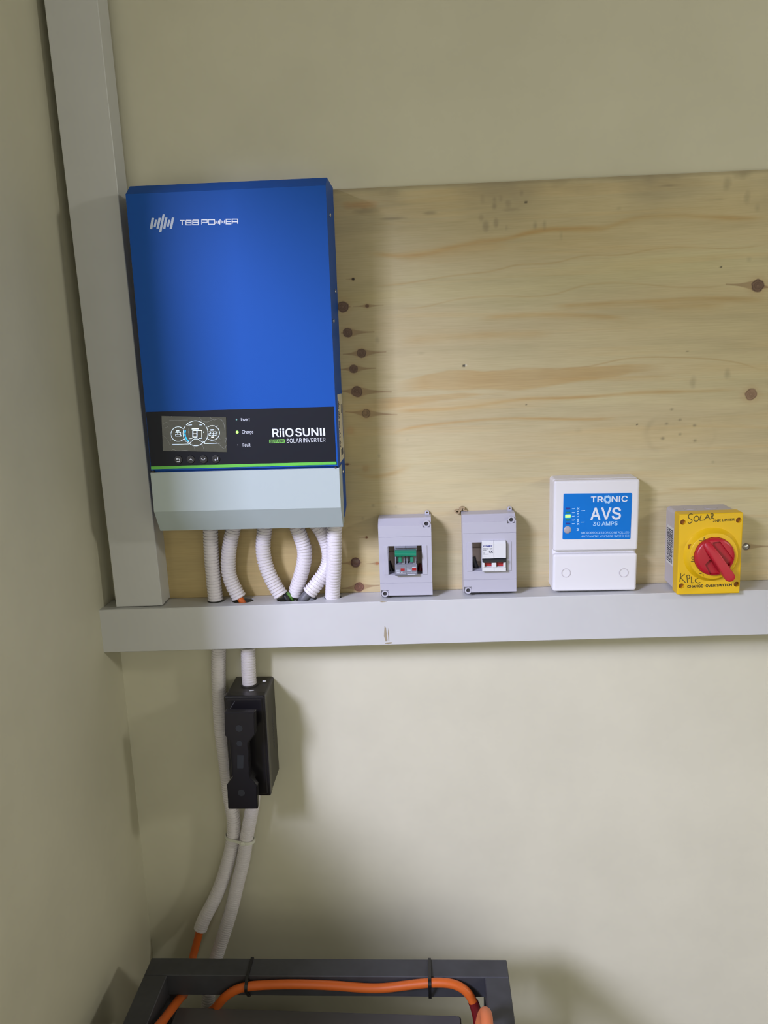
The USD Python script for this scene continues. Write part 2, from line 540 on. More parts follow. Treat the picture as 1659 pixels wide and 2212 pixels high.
    streak([(845, 938), (900, 922), (960, 915), (1050, 906), (1200, 905), (1340, 902)], 3.0, 0.6)
    streak([(1180, 818), (1300, 818), (1400, 814), (1460, 812)], 3, 0.3)
    streak([(1430, 1057), (1530, 1056), (1665, 1056)], 3.5, 0.5)
    streak([(1380, 1075), (1450, 1064), (1530, 1062)], 4, 0.2)
    streak([(750, 1012), (775, 1024), (800, 1029), (840, 1024), (890, 1008)], 5, 0.45)
    streak([(900, 985), (1000, 980), (1100, 985)], 6, 0.15)
    streak([(745, 1063), (790, 1063), (815, 1064)], 1.4, 0.4, thin)
    streak([(745, 1114), (780, 1114), (800, 1115)], 1.4, 0.35, thin)
    streak([(935, 1156), (960, 1155), (1000, 1152)], 1.4, 0.35, thin)
    streak([(1115, 1158), (1160, 1154), (1190, 1150)], 6, 0.3)
    streak([(1386, 1110), (1420, 1116), (1450, 1118)], 14, 0.18)
    for a, b in (((1050, 853), (1100, 855)), ((1600, 692), (1645, 694)), ((930, 588), (958, 589)), ((1350, 635), (1390, 634)), ((920, 767), (945, 769))):
        streak([a, ((a[0] + b[0]) / 2, (a[1] + b[1]) / 2), b], 1.1, 0.5, (0.25, 0.18, 0.1), vary=0.2)
    # long even fibres of the early and late wood
    ff = meshkit.fbm(np.stack([X * 3.5, Z * 95 + 2.0 * f1, 0 * X + 9], -1), 3, 21)
    blend(np.clip((ff - 0.58) * 5, 0, 1), (0.60, 0.44, 0.21), 0.30)

    knot_edge, knot_core, halo = (0.055, 0.028, 0.018), (0.205, 0.12, 0.08), (0.42, 0.25, 0.11)

    def knot(px, py, r, left=0, right=0, squash=0.95, core=knot_core, edge=knot_edge, tail=(0.24, 0.13, 0.06), lift=0.0, ring=True, k=0.95):
        x, z = cen(px, py)
        s = 0.00075
        R = r * s
        dx, dz = X - x, (Z - z) / squash
        n = meshkit.noise(np.stack([X * 260, Z * 260, 0 * X], -1), 4)
        rad = np.hypot(dx, dz) * (1 + 0.18 * (n - 0.5))
        blend(np.exp(-(rad / (R * 1.7)) ** 4), halo, 0.30)
        for length, sgn in ((left, -1), (right, 1)):
            if length:
                L = length * s
                u = np.clip(sgn * dx / L, 0, 1)
                w = R * (0.95 * (1 - u) ** 2.2 + 0.07)
                zz = Z - z - lift * s * u * sgn
                m = np.clip((w - np.abs(zz)) / 0.0012 + 0.5, 0, 1) * (sgn * dx > 0) * (sgn * dx < L)
                blend(m * (0.45 + 0.5 * u), tail, 0.85)
        blend(np.clip((R - rad) / 0.001 + 0.5, 0, 1), core, k)
        if ring:
            for q, wd in ((0.86, 0.11), (0.52, 0.13), (0.25, 0.12)):
                blend(np.exp(-((rad - q * R) / (wd * R)) ** 2), edge, (0.75 if q > 0.8 else 0.6) * np.clip(0.4 + 1.2 * n, 0, 1))
    knot(741, 663, 12, 0, 16)
    knot(793, 661, 4.5, 30, 34, 0.8, ring=False, core=(0.15, 0.08, 0.04))
    knot(751, 719, 10.5, 14, 56)
    knot(781, 763, 10, 40, 52, lift=1)
    knot(764, 797, 9, 30, 48)
    knot(771, 846, 12, 40, 74, lift=-3)
    knot(791, 893, 9.5, 46, 66, core=(0.34, 0.22, 0.12), edge=(0.03, 0.018, 0.012), lift=-5)
    knot(763, 603, 3, 16, 3, core=(0.02, 0.012, 0.01), ring=False)
    knot(757, 930, 7, 0, 0, core=(0.50, 0.33, 0.16), k=0.5, ring=False)
    knot(750, 1003, 4, 10, 8, 0.5, core=(0.12, 0.06, 0.03), ring=False)
    knot(790, 1012, 6, 0, 0, core=(0.45, 0.32, 0.14), k=0.4, ring=False)
    knot(792, 1161, 2.6, 18, 3, core=(0.16, 0.06, 0.02), ring=False)
    knot(768, 1216, 11, 32, 14, core=(0.17, 0.085, 0.06))
    knot(776, 1268, 11.5, 40, 46, core=(0.27, 0.12, 0.075), lift=3)
    knot(815, 1217, 4, 24, 8, 0.8, core=(0.36, 0.16, 0.07), ring=False)
    knot(1637, 617, 13, 64, 26, core=(0.22, 0.13, 0.09), lift=-5)
    knot(1622, 852, 12.5, 6, 8, core=(0.34, 0.22, 0.14), edge=(0.16, 0.09, 0.05))
    knot(1612, 1181, 8, 12, 60, core=(0.16, 0.13, 0.12), lift=0)

    def blob(px, py, rx, rz, col, k, seed=0, rough=0.5):
        x, z = cen(px, py)
        s = 0.00075
        n = meshkit.fbm(np.stack([X * 70, Z * 70, 0 * X], -1), 3, 40 + seed) - 0.5
        q = np.hypot((X - x) / (rx * s), (Z - z) / (rz * s)) + n * rough * 2
        blend(np.clip(1.3 - q, 0, 1), col, k)
    dirt = (0.25, 0.21, 0.13)
    # grime rubbed along the top edge
    top = 0.6432
    n1 = meshkit.fbm(np.stack([X * 9, Z * 16, 0 * X], -1), 4, 33)
    n2 = meshkit.fbm(np.stack([X * 30, Z * 40, 0 * X], -1), 3, 37)
    blend(np.clip((Z - (top - 0.075)) / 0.075, 0, 1) * np.clip((n1 - 0.30) * 2.4, 0, 1) * (0.6 + 0.8 * n2), (0.33, 0.28, 0.175), 0.85)
    blend(np.clip((Z - (top - 0.006)) / 0.004, 0, 1), dirt, 0.45)
    blob(775, 443, 34, 8, (0.45, 0.25, 0.10), 0.6, 1)
    blob(790, 456, 22, 5, dirt, 0.5, 2)
    blob(848, 472, 24, 3, dirt, 0.7, 3, 0.3)
    blob(925, 460, 14, 3, dirt, 0.5, 4)
    blob(840, 415, 30, 8, dirt, 0.35, 5)
    for i, (px, py, rx, rz, k) in enumerate(((1068, 445, 5, 7, .8), (1068, 430, 4, 6, .6), (1098, 440, 6, 8, .5), (1049, 488, 6, 10, .65), (1040, 470, 5, 8, .45), (1071, 482, 5, 10, .65), (1094, 492, 3, 6, .4), (1127, 416, 5, 7, .6), (1105, 453, 18, 3, .4), (1156, 488, 5, 9, .6), (1176, 484, 4, 9, .5), (1082, 428, 4, 7, .4), (1042, 430, 4, 9, .3), (1212, 508, 2.5, 10, .35), (1445, 401, 20, 3, .6), (1570, 400, 8, 14, .45), (1606, 376, 16, 10, .5), (1614, 428, 6, 12, .4), (1550, 431, 18, 2, .35), (1636, 450, 6, 8, .35), (815, 733, 5, 8, .4), (910, 763, 9, 3, .3), (819, 985, 4, 5, .5), (1265, 405, 40, 14, .25), (1210, 395, 20, 10, .3), (1337, 450, 5, 4, .3), (1497, 826, 6, 12, .4), (1571, 806, 7, 11, .45), (1540, 998, 4, 4, .4), (1250, 930, 8, 6, .2), (806, 1092, 5, 5, .5), (784, 1120, 4, 4, .4), (855, 1095, 3, 3, .3), (1610, 1205, 14, 12, .35), (1445, 1095, 22, 3, .35), (1405, 1080, 16, 4, .3), (1618, 560, 6, 6, .3), (880, 950, 5, 3, .2))):
        blob(px, py, rx, rz, dirt, k * 0.85, 10 + i)
    # a faint round boot print with six stud dots
    x, z = cen(1470, 935)
    rr = np.hypot((X - x) / 0.053, (Z - z) / 0.036)
    arc = np.exp(-((rr - 1) / 0.10) ** 2) * np.clip((np.abs(X - x) - 0.030) / 0.02, 0, 1)
    blend(arc * np.clip(n2 * 2.2 - 0.5, 0, 1), dirt, 0.28)
    blend(np.clip(1 - rr, 0, 1) ** 0.3 * np.clip((n2 - 0.35) * 2, 0, 1), dirt, 0.14)
    for px, py in ((1451, 884), (1440, 915), (1469, 907), (1500, 919), (1469, 938), (1432, 947), (1501, 952)):
        blob(px, py, 4, 3.4, dirt, 0.75, int(px))
    # nail holes
    for px, py, r in ((1002, 790, 2.6), (1136, 437, 2.2), (1557, 577, 1.8), (1136, 874, 1.4), (1376, 917, 1.4), (1485, 759, 1.4), (1003, 790, 2.2)):
        x, z = cen(px, py)
        q = np.hypot(X - x, Z - z) / (r * 0.00075)
        blend(np.clip(1.5 - q, 0, 1), (0.012, 0.01, 0.008), 1.0)
    x, z = cen(1006.5, 789)
    blend(np.clip(1.5 - np.hypot(X - x, Z - z) / 0.0016, 0, 1), (0.78, 0.74, 0.62), 0.7)
    C[:] = np.clip(C, 0.005, 0.95)
    ny, nx = X.shape
    Vf = np.stack([X, np.full_like(X, -PLY), Z], -1).reshape(-1, 3)
    i, j = np.meshgrid(np.arange(ny - 1), np.arange(nx - 1), indexing='ij')
    a = i * nx + j
    q = np.stack([a, a + 1, a + nx + 1, a + nx], -1).reshape(-1, 4)
    f = np.vstack([q[:, [0, 1, 2]], q[:, [0, 2, 3]]])
    # back and edges
    ring = np.r_[np.arange(nx), (np.arange(1, ny) * nx + nx - 1), ((ny - 1) * nx + np.arange(nx - 2, -1, -1)), (np.arange(ny - 2, 0, -1) * nx)]
    n0 = len(Vf)
    dup, back = Vf[ring].copy(), Vf[ring].copy()
    back[:, 1] = -0.0005
    k = len(ring)
    r0 = np.arange(k)
    fe = np.vstack([np.stack([n0 + r0, n0 + k + r0, n0 + k + (r0 + 1) % k], 1), np.stack([n0 + r0, n0 + k + (r0 + 1) % k, n0 + (r0 + 1) % k], 1)])
    ce = np.tile(np.array([0.45, 0.36, 0.22]), (2 * k, 1))
    V = np.vstack([Vf, dup, back])
    Fc = np.vstack([f, fe])
    Cc = np.vstack([C.reshape(-1, 3), ce])
    o = np.array([0.7, 0.0, -0.055])
    path = '/World/' + numbered('/World', 'plywood_board')
    xf = UsdGeom.Xform.Define(stage, path)
    xf.AddTranslateOp().Set(Gf.Vec3d(o[0], o[1], o[2] + Z0))
    keys(xf.GetPrim(), label='large knotty pine plywood board mounted on the back wall above the trunking', category='board')
    INFO[path] = (o, None)
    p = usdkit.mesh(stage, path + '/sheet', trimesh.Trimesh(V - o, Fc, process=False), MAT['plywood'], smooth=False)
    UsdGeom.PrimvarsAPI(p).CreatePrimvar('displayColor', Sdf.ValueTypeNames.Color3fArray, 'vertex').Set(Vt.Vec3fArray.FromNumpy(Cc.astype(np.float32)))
    # a shiny round knot head that stands proud
    x, z = cen(768, 1214)
    part('knot', lathe(x, z, [(0, PLY + 0.0022), (0.004, PLY + 0.0019), (0.0068, PLY + 0.0010), (0.0078, PLY)]), 'knot_wood', path, label='dark round knot standing proud of the board')


mat('knot_wood', (0.15, 0.075, 0.055), 0.32, vary=0.3, scale=300)
build_plywood()

# ------------------------------------------------------------------ trunking
TT = 0.0123                                          # the run rises a little to the right
TD, HB = 0.0678, -0.0739
tk = thing('cable_trunking', 'long horizontal grey plastic cable trunking under the plywood board', 'trunking', (0.0, 0.0, HB), tilt=(TT, 0.0, 0.0))
XE = 1.40
wt = 0.0022
holes = []
HOLES = {1: at(466, 1290, 0.034), 2: at(525, 1290, 0.034), 3: at(622, 1285, 0.034), 5: at(660, 1285, 0.04), 6: at(719, 1283, 0.032)}
hr = {1: 0.0145, 2: 0.0185, 3: 0.019, 5: 0.0185, 6: 0.0145}
hd = {1: 0.034, 2: 0.036, 3: 0.036, 5: 0.038, 6: 0.034}
body = [bx(0.0, XE, PLY * 0 + 0.0005 + 0.0115, PLY + wt, HB + 0.001, -0.0008), bx(0.0, XE, PLY, TD - 0.006, HB + 0.001, HB + 0.001 + wt)]
topp = bx(0.0, XE, PLY, TD - 0.006, -0.0008 - wt, -0.0008)
for k in HOLES:
    c = Point(HOLES[k][0], hd[k]).buffer(hr[k], quad_segs=10)
    c = affinity.scale(c, 1.0, 0.82)
    holes.append(prz(c.exterior.coords[:-1], -0.02, 0.02))
botp_holes = [prz(Point(at(472.7, 1405, 0.03)[0], 0.03).buffer(0.0135).exterior.coords[:-1], HB - 0.02, HB + 0.02), prz(Point(at(535.8, 1405, 0.034)[0], 0.034).buffer(0.0135).exterior.coords[:-1], HB - 0.02, HB + 0.02)]
body[1] = cut(body[1], *botp_holes)
part('trunking_body', [body[0], cut(topp, *holes), body[1], bx(0.0, 0.002, PLY, TD - 0.006, HB + 0.001, -0.0008)], 'trunking_pvc', tk)
lip = 0.016
part('trunking_lid', prx([(TD, HB + 0.0008), (TD, -0.0008), (TD - 0.0008, 0.0), (TD - lip, 0.0), (TD - lip, -0.0018), (TD - 0.0024, -0.0018), (TD - 0.0024, HB + 0.0018), (TD - lip, HB + 0.0018), (TD - lip, HB), (TD - 0.0008, HB)], -0.002, XE), 'trunking_pvc', tk, smooth=20)


def mark(px, name='scuff_mark', d=TD, material='scuff', parent=tk, label=None):
    p = np.array(pts(px, d))
    # undo the tilt that part() adds
    p[:, 1] -= TT * p[:, 0]
    part(name, ext(Polygon(p).buffer(0), d, d + 0.00025), material, parent, label=label)


mark([(830, 1352), (833, 1356), (834.5, 1374), (835.5, 1384), (832, 1386), (828.5, 1374)], label='brown scuff on the lid')
mark([(837.5, 1357), (839, 1368), (839.5, 1384), (838, 1384), (837, 1368)], label='thin scuff on the lid')
mark([(830, 1390.5), (833, 1388), (838, 1387.5), (845, 1387), (845, 1390), (838, 1391)], label='chip along the lower edge of the lid')
mark([(820, 1299.6), (826, 1298.4), (832, 1298.6), (838, 1297.6), (832, 1300), (825, 1301)], label='chip along the upper edge of the lid')

vt = thing('cable_trunking', 'upright grey plastic cable trunking beside the left corner of the room', 'trunking', (0.0625, 0.0, 0.0), tilt=(TT, 0.0, 0.0))
VX0, VX1, VD, VT = 0.0246, 0.1019, 0.0568, CEIL - 0.002
part('trunking_body', prz([(VX0 + 0.001, PLY), (VX1 - 0.001, PLY), (VX1 - 0.001, VD - 0.006), (VX1 - 0.0035, VD - 0.006), (VX1 - 0.0035, PLY + 0.0025), (VX0 + 0.0035, PLY + 0.0025), (VX0 + 0.0035, VD - 0.006), (VX0 + 0.001, VD - 0.006)], 0.0012, VT), 'trunking_pvc', vt, smooth=20)
part('trunking_lid', prz([(VX0, VD - 0.0008), (VX0 + 0.0008, VD), (VX1 - 0.0008, VD), (VX1, VD - 0.0008), (VX1, VD - 0.014), (VX1 - 0.002, VD - 0.014), (VX1 - 0.002, VD - 0.0024), (VX0 + 0.002, VD - 0.0024), (VX0 + 0.002, VD - 0.014), (VX0, VD - 0.014)], 0.0012, VT), 'trunking_pvc', vt, smooth=20)

# ------------------------------------------------------------------ inverter
IX0, IX1, ID, IT = 0.1234, 0.4094, 0.1108, 0.0894
ZT, ZF, ZP1, ZG0, ZG1, ZC = 0.6457, 0.6312, 0.3229, 0.2408, 0.2365, 0.2311
inv = thing('inverter', 'blue wall-mounted solar inverter with black display panel and grey lower cover', 'inverter', (0.2664, 0.0, 0.1357), tilt=(-0.0019, 0.26, 0.3))
bodyp = [(PLY, 0.1545), (0.040, 0.1440), (0.0865, 0.1405), (ID - 0.0060, 0.1690), (ID - 0.0060, ZG1 - 0.002), (ID, ZG1 - 0.002), (ID, ZF), (IT, ZT), (PLY, ZT)]
part('body', prx(bodyp, IX0, IX1), 'inverter_blue', inv, smooth=15)
cov = prx([(ID, ZC), (ID, 0.1704), (0.090, 0.1356), (0.086, 0.1356), (ID - 0.0040, 0.1695), (ID - 0.0040, ZC)], IX0 - 0.0012, IX1 + 0.0012)
part('cover', [cov, prx([(ID - 0.0005, ZC), (ID - 0.0005, 0.1706), (0.0895, 0.1360), (0.070, 0.1400), (0.070, ZC)], IX1 + 0.0002, IX1 + 0.0014)], 'inverter_cover', inv, smooth=15, label='pale grey lower cover')
part('panel', bx(IX0 + 0.0008, IX1 - 0.0030, ID, ID + 0.0007, ZG0, ZP1), 'panel_black', inv, label='black display panel')
part('stripe', bx(IX0 + 0.0008, IX1 - 0.0022, ID, ID + 0.0010, ZG1, ZG0), 'stripe_green', inv, label='bright green stripe under the panel')
for px, py in ((331, 1019), (725, 1009.5)):
    x, z = at(px, py, ID)
    part('cover_screw', disc(x, z, 0.0016, ID - 0.004, ID + 0.0006, 12), 'hole_dark', inv)
for px, py in ((711, 464), (723, 629), (719, 693), (740, 1018)):
    d, z = side(px, py, IX1)
    s = trimesh.creation.icosphere(2, 0.0030)
    s.apply_scale((0.6, 1, 1)); s.apply_translation((IX1 + 0.0006, -min(d, ID - 0.008), z))
    part('side_screw', s, 'steel', inv)
# sticker with print on the right side
q = [side(728.5, 852, IX1), side(738, 849, IX1), side(743, 988, IX1), side(735, 999, IX1)]
q = [(min(max(d, 0.02), 0.09), z) for d, z in q]
stk = part('sticker', prx(q, IX1, IX1 + 0.0003), 'sticker', inv, label='cream rating sticker on the right side')
mk = []
zz = np.linspace(max(q[0][1], q[1][1]) - 0.012, q[3][1] + 0.020, 30)
for i, z in enumerate(zz):
    d = 0.074 - 0.000 * i
    if i % 6 != 5:
        mk.append(bx(IX1 + 0.0002, IX1 + 0.0005, d - 0.006 - 0.004 * (i * 7 % 3), d + 0.004, z, z + 0.0018))
mk.append(bx(IX1 + 0.0002, IX1 + 0.0005, 0.030, 0.037, zz[8], zz[2]))
mk.append(bx(IX1 + 0.0002, IX1 + 0.0005, 0.032, 0.060, zz[-1] - 0.012, zz[-1] - 0.002))
part('lettering', mk, 'print_dark', stk, smooth=False)

# the seven-bar emblem and the square lettering
DF = ID
em = []
for a, b, c, e in (((128, 158), (168, 160), (137, 343), (95, 343)), ((185, 188), (215, 190), (192, 310), (158, 310)), ((240, 158), (280, 158), (240, 338), (204, 338)), ((306, 100), (342, 100), (286, 392), (248, 392)), ((347, 152), (385, 152), (351, 335), (314, 335)), ((400, 190), (432, 190), (408, 300), (375, 300)), ((456, 152), (496, 152), (458, 334), (421, 334))):
    em.append(Polygon(pts([(310 + u / 7.541, 450 + v / 7.541) for u, v in (a, b, c, e)], DF)))
part('emblem', ext(unary_union(em), DF, DF + 0.0003), 'print_silver', inv, smooth=False, label='silver emblem of seven slanted bars')


def zpx(l, s, ox, oy, d):
    return pts([(ox + u / s, oy + v / s) for u, v in l], d)


lt = []
slope = -0.0270


def sq(x, w, kind):
    """strokes of one square letter in the zoomed view: x left, cap from y = 195 to 277 at x = 590, rising"""
    t, b = 200 + slope * (x - 590), 274 + slope * (x - 590)
    m = (t + b) / 2
    r = {'T': [[(x, t), (x + w, t)], [(x + w / 2, t), (x + w / 2, b)]],
         'B': [[(x, t), (x + w, t), (x + w, m - 3), (x, m)], [(x, t), (x, b), (x + w, b), (x + w, m + 3), (x, m)]],
         'P': [[(x, b), (x, t), (x + w, t), (x + w, m + 6), (x, m + 6)]],
         'O': [[(x, t), (x + w, t), (x + w, b), (x, b), (x, t)]],
         'E': [[(x + w, t), (x, t), (x, b), (x + w, b)], [(x, m), (x + w, m)]],
         'R': [[(x, b), (x, t), (x + w, t), (x + w, b)], [(x, m + 6), (x + w, m + 6)]]}[kind]
    return r


for x, w, kd in ((588, 75, 'T'), (686, 84, 'B'), (796, 90, 'B'), (944, 88, 'P'), (1052, 98, 'O'), (1340, 85, 'E'), (1440, 88, 'R')):
    lt += [zpx(l, 7.541, 310, 450, DF) for l in sq(x, w, kd)]
for x, a, b in ((1170, 200, 255), (1190, 210, 245), (1215, 200, 252), (1240, 183, 265), (1262, 200, 245), (1285, 205, 238), (1312, 195, 248)):
    lt.append(zpx([(x + 3, a), (x - 3, b)], 7.541, 310, 450, DF))
part('lettering', strokes(lt, 0.0013, DF, cap=2, join=2), 'print_white', inv, smooth=False, label='thin white square lettering')

DP = ID + 0.0007
mmpp = 1 / 1458.0                                    # metres per pixel on the panel
for g in [ptext('RiiO', (588.8, 943.5), (634.5, 942.3), 0.0117, DP, True), ptext('SUN', (638.5, 942.0), (688, 940.8), 0.0117, DP, True), ptext('II', (691.5, 941), (702.5, 940.5), 0.0117, DP, True)]:
    part('lettering', g, 'print_white', inv, smooth=False, label='bold white lettering')
part('lettering', ptext('SOLAR INVERTER', (619.5, 956.3), (703.2, 953.8), 0.0060, DP), 'print_white', inv, smooth=False, label='small thin white lettering')
bp = Polygon(pts([(581.8, 949.3), (614.8, 948.3), (615, 956.2), (582, 957.3)], DP)).buffer(-0.0008).buffer(0.0008)
bd = part('badge', ext(bp, DP, DP + 0.0003), 'badge_green', inv, smooth=False, label='small green badge')
part('lettering', ptext('all in one', (583.5, 955.8), (613.3, 954.9), 0.0050, DP + 0.0003, True), 'print_black', bd, smooth=False)
part('lettering', ptext('Invert', (521.0, 909.8), (540, 909.4), 0.0048, DP), 'print_white', inv, smooth=False)
part('lettering', ptext('Charge', (523.0, 936.6), (547.5, 936.0), 0.0048, DP), 'print_white', inv, smooth=False)
part('lettering', ptext('Fault', (524.8, 964.5), (541.2, 964.2), 0.0048, DP), 'print_white', inv, smooth=False)
for px, py, r, mname, lb in ((511, 906.6, 0.0013, 'lamp_pale', 'unlit pale lamp beside Invert'), (512.4, 933.6, 0.0022, 'lamp_green', 'glowing green lamp beside Charge'), (513.8, 961.3, 0.0012, 'lamp_off', 'dark lamp beside Fault')):
    x, z = at(px, py, DP)
    part('indicator_lamp', lathe(x, z, [(0, DP + 0.0009), (r * 0.6, DP + 0.0007), (r, DP)], 16), mname, inv, label=lb)
S6 = 10.369
icons = [[[(425, 1055), (480, 1055), (500, 1062), (505, 1085), (498, 1105), (480, 1110), (440, 1110)], [(452, 1040), (425, 1055), (452, 1072)]],
         [[(710, 1085), (750, 1052), (790, 1085)]], [[(988, 1048), (1028, 1080), (1070, 1045)]],
         [[(1352, 1020), (1355, 1050), (1345, 1070), (1325, 1074), (1280, 1074)], [(1305, 1058), (1280, 1074), (1305, 1090)]]]
for (u, v), ic in zip(((472, 1070), (750, 1065), (1035, 1060), (1312, 1055)), icons):
    x, z = at(340 + u / S6, 890 + v / S6, DP)
    b = part('button', lathe(x, z, [(0, DP + 0.0012), (0.0048, DP + 0.0014), (0.0060, DP + 0.0012), (0.0066, DP)], 28), 'button_black', inv)
    part('symbol', strokes([zpx(l, S6, 340, 890, DP + 0.0012) for l in ic], 0.0008, DP + 0.0013), 'print_white', b, smooth=False)
# display
scr = Polygon(pts([(349.2, 898.9), (488.5, 901.1), (490, 976.3), (352.5, 974.1)], DP))
sc = part('screen', ext(scr, DP, DP + 0.0008), 'screen_glass', inv, smooth=False, label='dark display under creased protective film')
DS = DP + 0.0008
Z6 = lambda l: zpx(l, S6, 340, 890, DS)


def arc(cx, cy, r, a0, a1, n=40, sy=1.0):
    return [(cx + r * math.cos(math.radians(a)), cy - sy * r * math.sin(math.radians(a))) for a in np.linspace(a0, a1, n)]


dl = [arc(855, 480, 282, 35, 142), arc(855, 480, 282, 325, 392), arc(855, 480, 282, 150, 218), arc(465, 500, 160, 52, 310), arc(1235, 475, 160, 215 - 360, 130)]
dl = [arc(855, 480, 280, 42, 138), arc(855, 480, 280, -42, 36), arc(855, 480, 280, 145, 222), arc(468, 498, 162, 50, 318), arc(1228, 470, 164, -128, 128), arc(860, 545, 215, -138, -42)]
part('display_ring', strokes([Z6(l) for l in dl], 0.00075, DS, 0.0002), 'display_white', sc, smooth=False)
dl2 = [[(340, 730), (700, 720), (825, 605), (905, 605), (1060, 710), (1400, 700)], [(670, 688), (715, 655)], [(1010, 655), (1065, 685)], [(820, 745), (935, 742)], [(710, 600), (780, 598)], [(930, 595), (1000, 590)], [(680, 298), (770, 290)], [(945, 292), (1002, 292)]]
part('display_line', strokes([Z6(l) for l in dl2], 0.0007, DS, 0.0002), 'display_white', sc, smooth=False)
part('display_bar', strokes([Z6(arc(855, 480, 238, a, a + 15, 8)) for a in (163, 181, 199, 217 - 3)], 0.0022, DS, 0.0002, cap=2), 'display_cyan', sc, smooth=False)
SEG = {'a': ((0, 0), (1, 0)), 'b': ((1, 0), (1, .5)), 'c': ((1, .5), (1, 1)), 'd': ((0, 1), (1, 1)), 'e': ((0, .5), (0, 1)), 'f': ((0, 0), (0, .5)), 'g': ((0, .5), (1, .5))}
DIG = {'2': 'abged', '3': 'abgcd', '7': 'abc', '8': 'abcdefg'}


def digits(s, x, y, w, h, gap, wd):
    ls = []
    for i, c in enumerate(s):
        for k in DIG[c]:
            (a, b), (e, f) = SEG[k]
            X = x + i * (w + gap)
            ls.append(Z6([(X + a * w, y + b * h), (X + e * w, y + f * h)]))
    return strokes(ls, wd, DS, 0.0002)


part('display_number', digits('87', 795, 415, 92, 145, 18, 0.00125), 'display_white', sc, smooth=False)
part('display_number', digits('23', 408, 462, 46, 80, 22, 0.00065), 'display_white', sc, smooth=False)
part('display_number', digits('233', 1155, 442, 40, 80, 22, 0.00065), 'display_white', sc, smooth=False)
tl = [[(770, 382), (930, 376)], [(420, 428), (490, 422)], [(1190, 405), (1270, 402)], [(1030, 455), (1045, 455)], [(1205, 565), (1268, 562)], [(525, 532), (538, 532)], [(1340, 455), (1346, 455)]]
part('display_caption', strokes([Z6(l) for l in tl], 0.0018, DS, 0.0002, cap=2), 'display_white', sc, smooth=False)
cr = [[(115, 350), (130, 290), (165, 245), (225, 240), (250, 290), (220, 345), (175, 350)], [(120, 520), (200, 590), (250, 660), (285, 750)], [(240, 100), (290, 115), (330, 100)], [(950, 110), (970, 165), (1020, 205), (1090, 222), (1160, 210), (1210, 180)], [(1175, 115), (1210, 150), (1280, 178), (1350, 155), (1420, 165), (1470, 220), (1500, 310), (1510, 400)], [(320, 868), (345, 845), (420, 862), (520, 868), (690, 872)], [(1060, 585), (1120, 560), (1180, 590), (1270, 650), (1400, 740), (1500, 825), (1540, 750)], [(1020, 620), (1010, 690), (1030, 790), (1050, 880)], [(700, 430), (715, 560), (760, 680), (820, 780), (845, 870)], [(730, 300), (700, 380), (695, 470)], [(1520, 600), (1535, 580), (1520, 700)], [(270, 185), (520, 182), (680, 180)], [(300, 470), (310, 560), (295, 660)], [(1360, 300), (1320, 360), (1300, 420), (1340, 540), (1410, 605)]]
part('film_crease', strokes([Z6(smoothline(l, 20)) for l in cr], 0.0005, DS, 0.00035), 'film_crease', sc, smooth=False, label='pale creases of the protective film')

# ------------------------------------------------------------------ corrugated conduits
CR = 0.0124


def conduit_mesh(p, pitch=0.0050, r=CR, groove=0.0017, sides=28):
    n0, L = spline(p, 2)
    n = int(round(L / pitch))
    prof = [(0.0, -1.0), (0.10, -0.95), (0.20, -0.12), (0.50, 0.0), (0.80, -0.12), (0.90, -0.95)]
    t, rr = [], []
    for i in range(n):
        for a, b in prof:
            t.append((i + a) / n); rr.append(r + groove * b)
    t.append(1.0); rr.append(r - groove)
    q, _ = spline(p, np.array(t))
    return sweep(q, np.array(rr), sides)


def conduit(label, px, group=None, **kw):
    p = np.array([at3(*a) for a in px])
    o = p[np.argmin(p[:, 2])]
    return solo('corrugated_conduit', conduit_mesh(p, **kw), 'conduit_pvc', label, 'conduit', o, group, smooth=50)


conduit('white corrugated conduit, leftmost under the blue inverter, nearly straight', [(454.6, 1136, .034), (456.8, 1202, .034), (461, 1248, .034), (465.5, 1296, .034)])
conduit('white corrugated conduit bowing left, second from left under the inverter, over an orange wire', [(505.5, 1136, .034), (503.3, 1144.6, .034), (496, 1181, .034), (493, 1212, .034), (495.6, 1243, .035), (505, 1268, .036), (517, 1291, .037)])
conduit('white corrugated conduit curving right at its foot, third from left under the inverter', [(572.5, 1132, .034), (571.6, 1142, .034), (568.4, 1175, .034), (570, 1203, .034), (577.7, 1231, .036), (590.6, 1258.6, .038), (607, 1286, .040)])
conduit('white corrugated conduit curving left at its foot, meeting its neighbour over green wire', [(637, 1130, .034), (641, 1139, .034), (650, 1161.6, .032), (657.6, 1189, .031), (656, 1217, .030), (649, 1245, .028), (640.5, 1272, .027), (636.5, 1287, .027)])
conduit('white corrugated conduit with cut slanting end, half hidden behind the straight right one', [(680, 1128, .030), (688.6, 1139, .029), (701.5, 1161.6, .026), (710, 1189, .0255), (710.5, 1210, .0255), (704, 1231, .028), (689, 1254, .033), (676, 1271, .037), (666.5, 1282, .039)], pitch=0.0052)
conduit('white corrugated conduit, rightmost under the inverter, straight with a glossy top', [(723, 1130, .049), (722.7, 1139, .049), (721.6, 1210, .050), (719.5, 1260, .042), (718, 1291, .036)])
conduit('long white corrugated conduit left of the black fuse box, ending over orange cable', [(472.7, 1398, .022), (472, 1460, .022), (473.7, 1503, .022), (477, 1566, .022), (483.5, 1619, .022), (490, 1672, .022), (497, 1725, .022), (504, 1765, .022), (504, 1805, .022), (492.5, 1860, .022), (477.5, 1909, .024), (455.8, 1957, .03), (437.7, 1993, .034), (432.5, 2008, .036)], pitch=0.0046, groove=0.0012)
conduit('short white corrugated conduit between the trunking and the top of the black fuse box', [(535.8, 1398, .034), (536.5, 1430, .034), (538.5, 1472, .034), (539, 1477, .034)], pitch=0.0046, groove=0.0012)
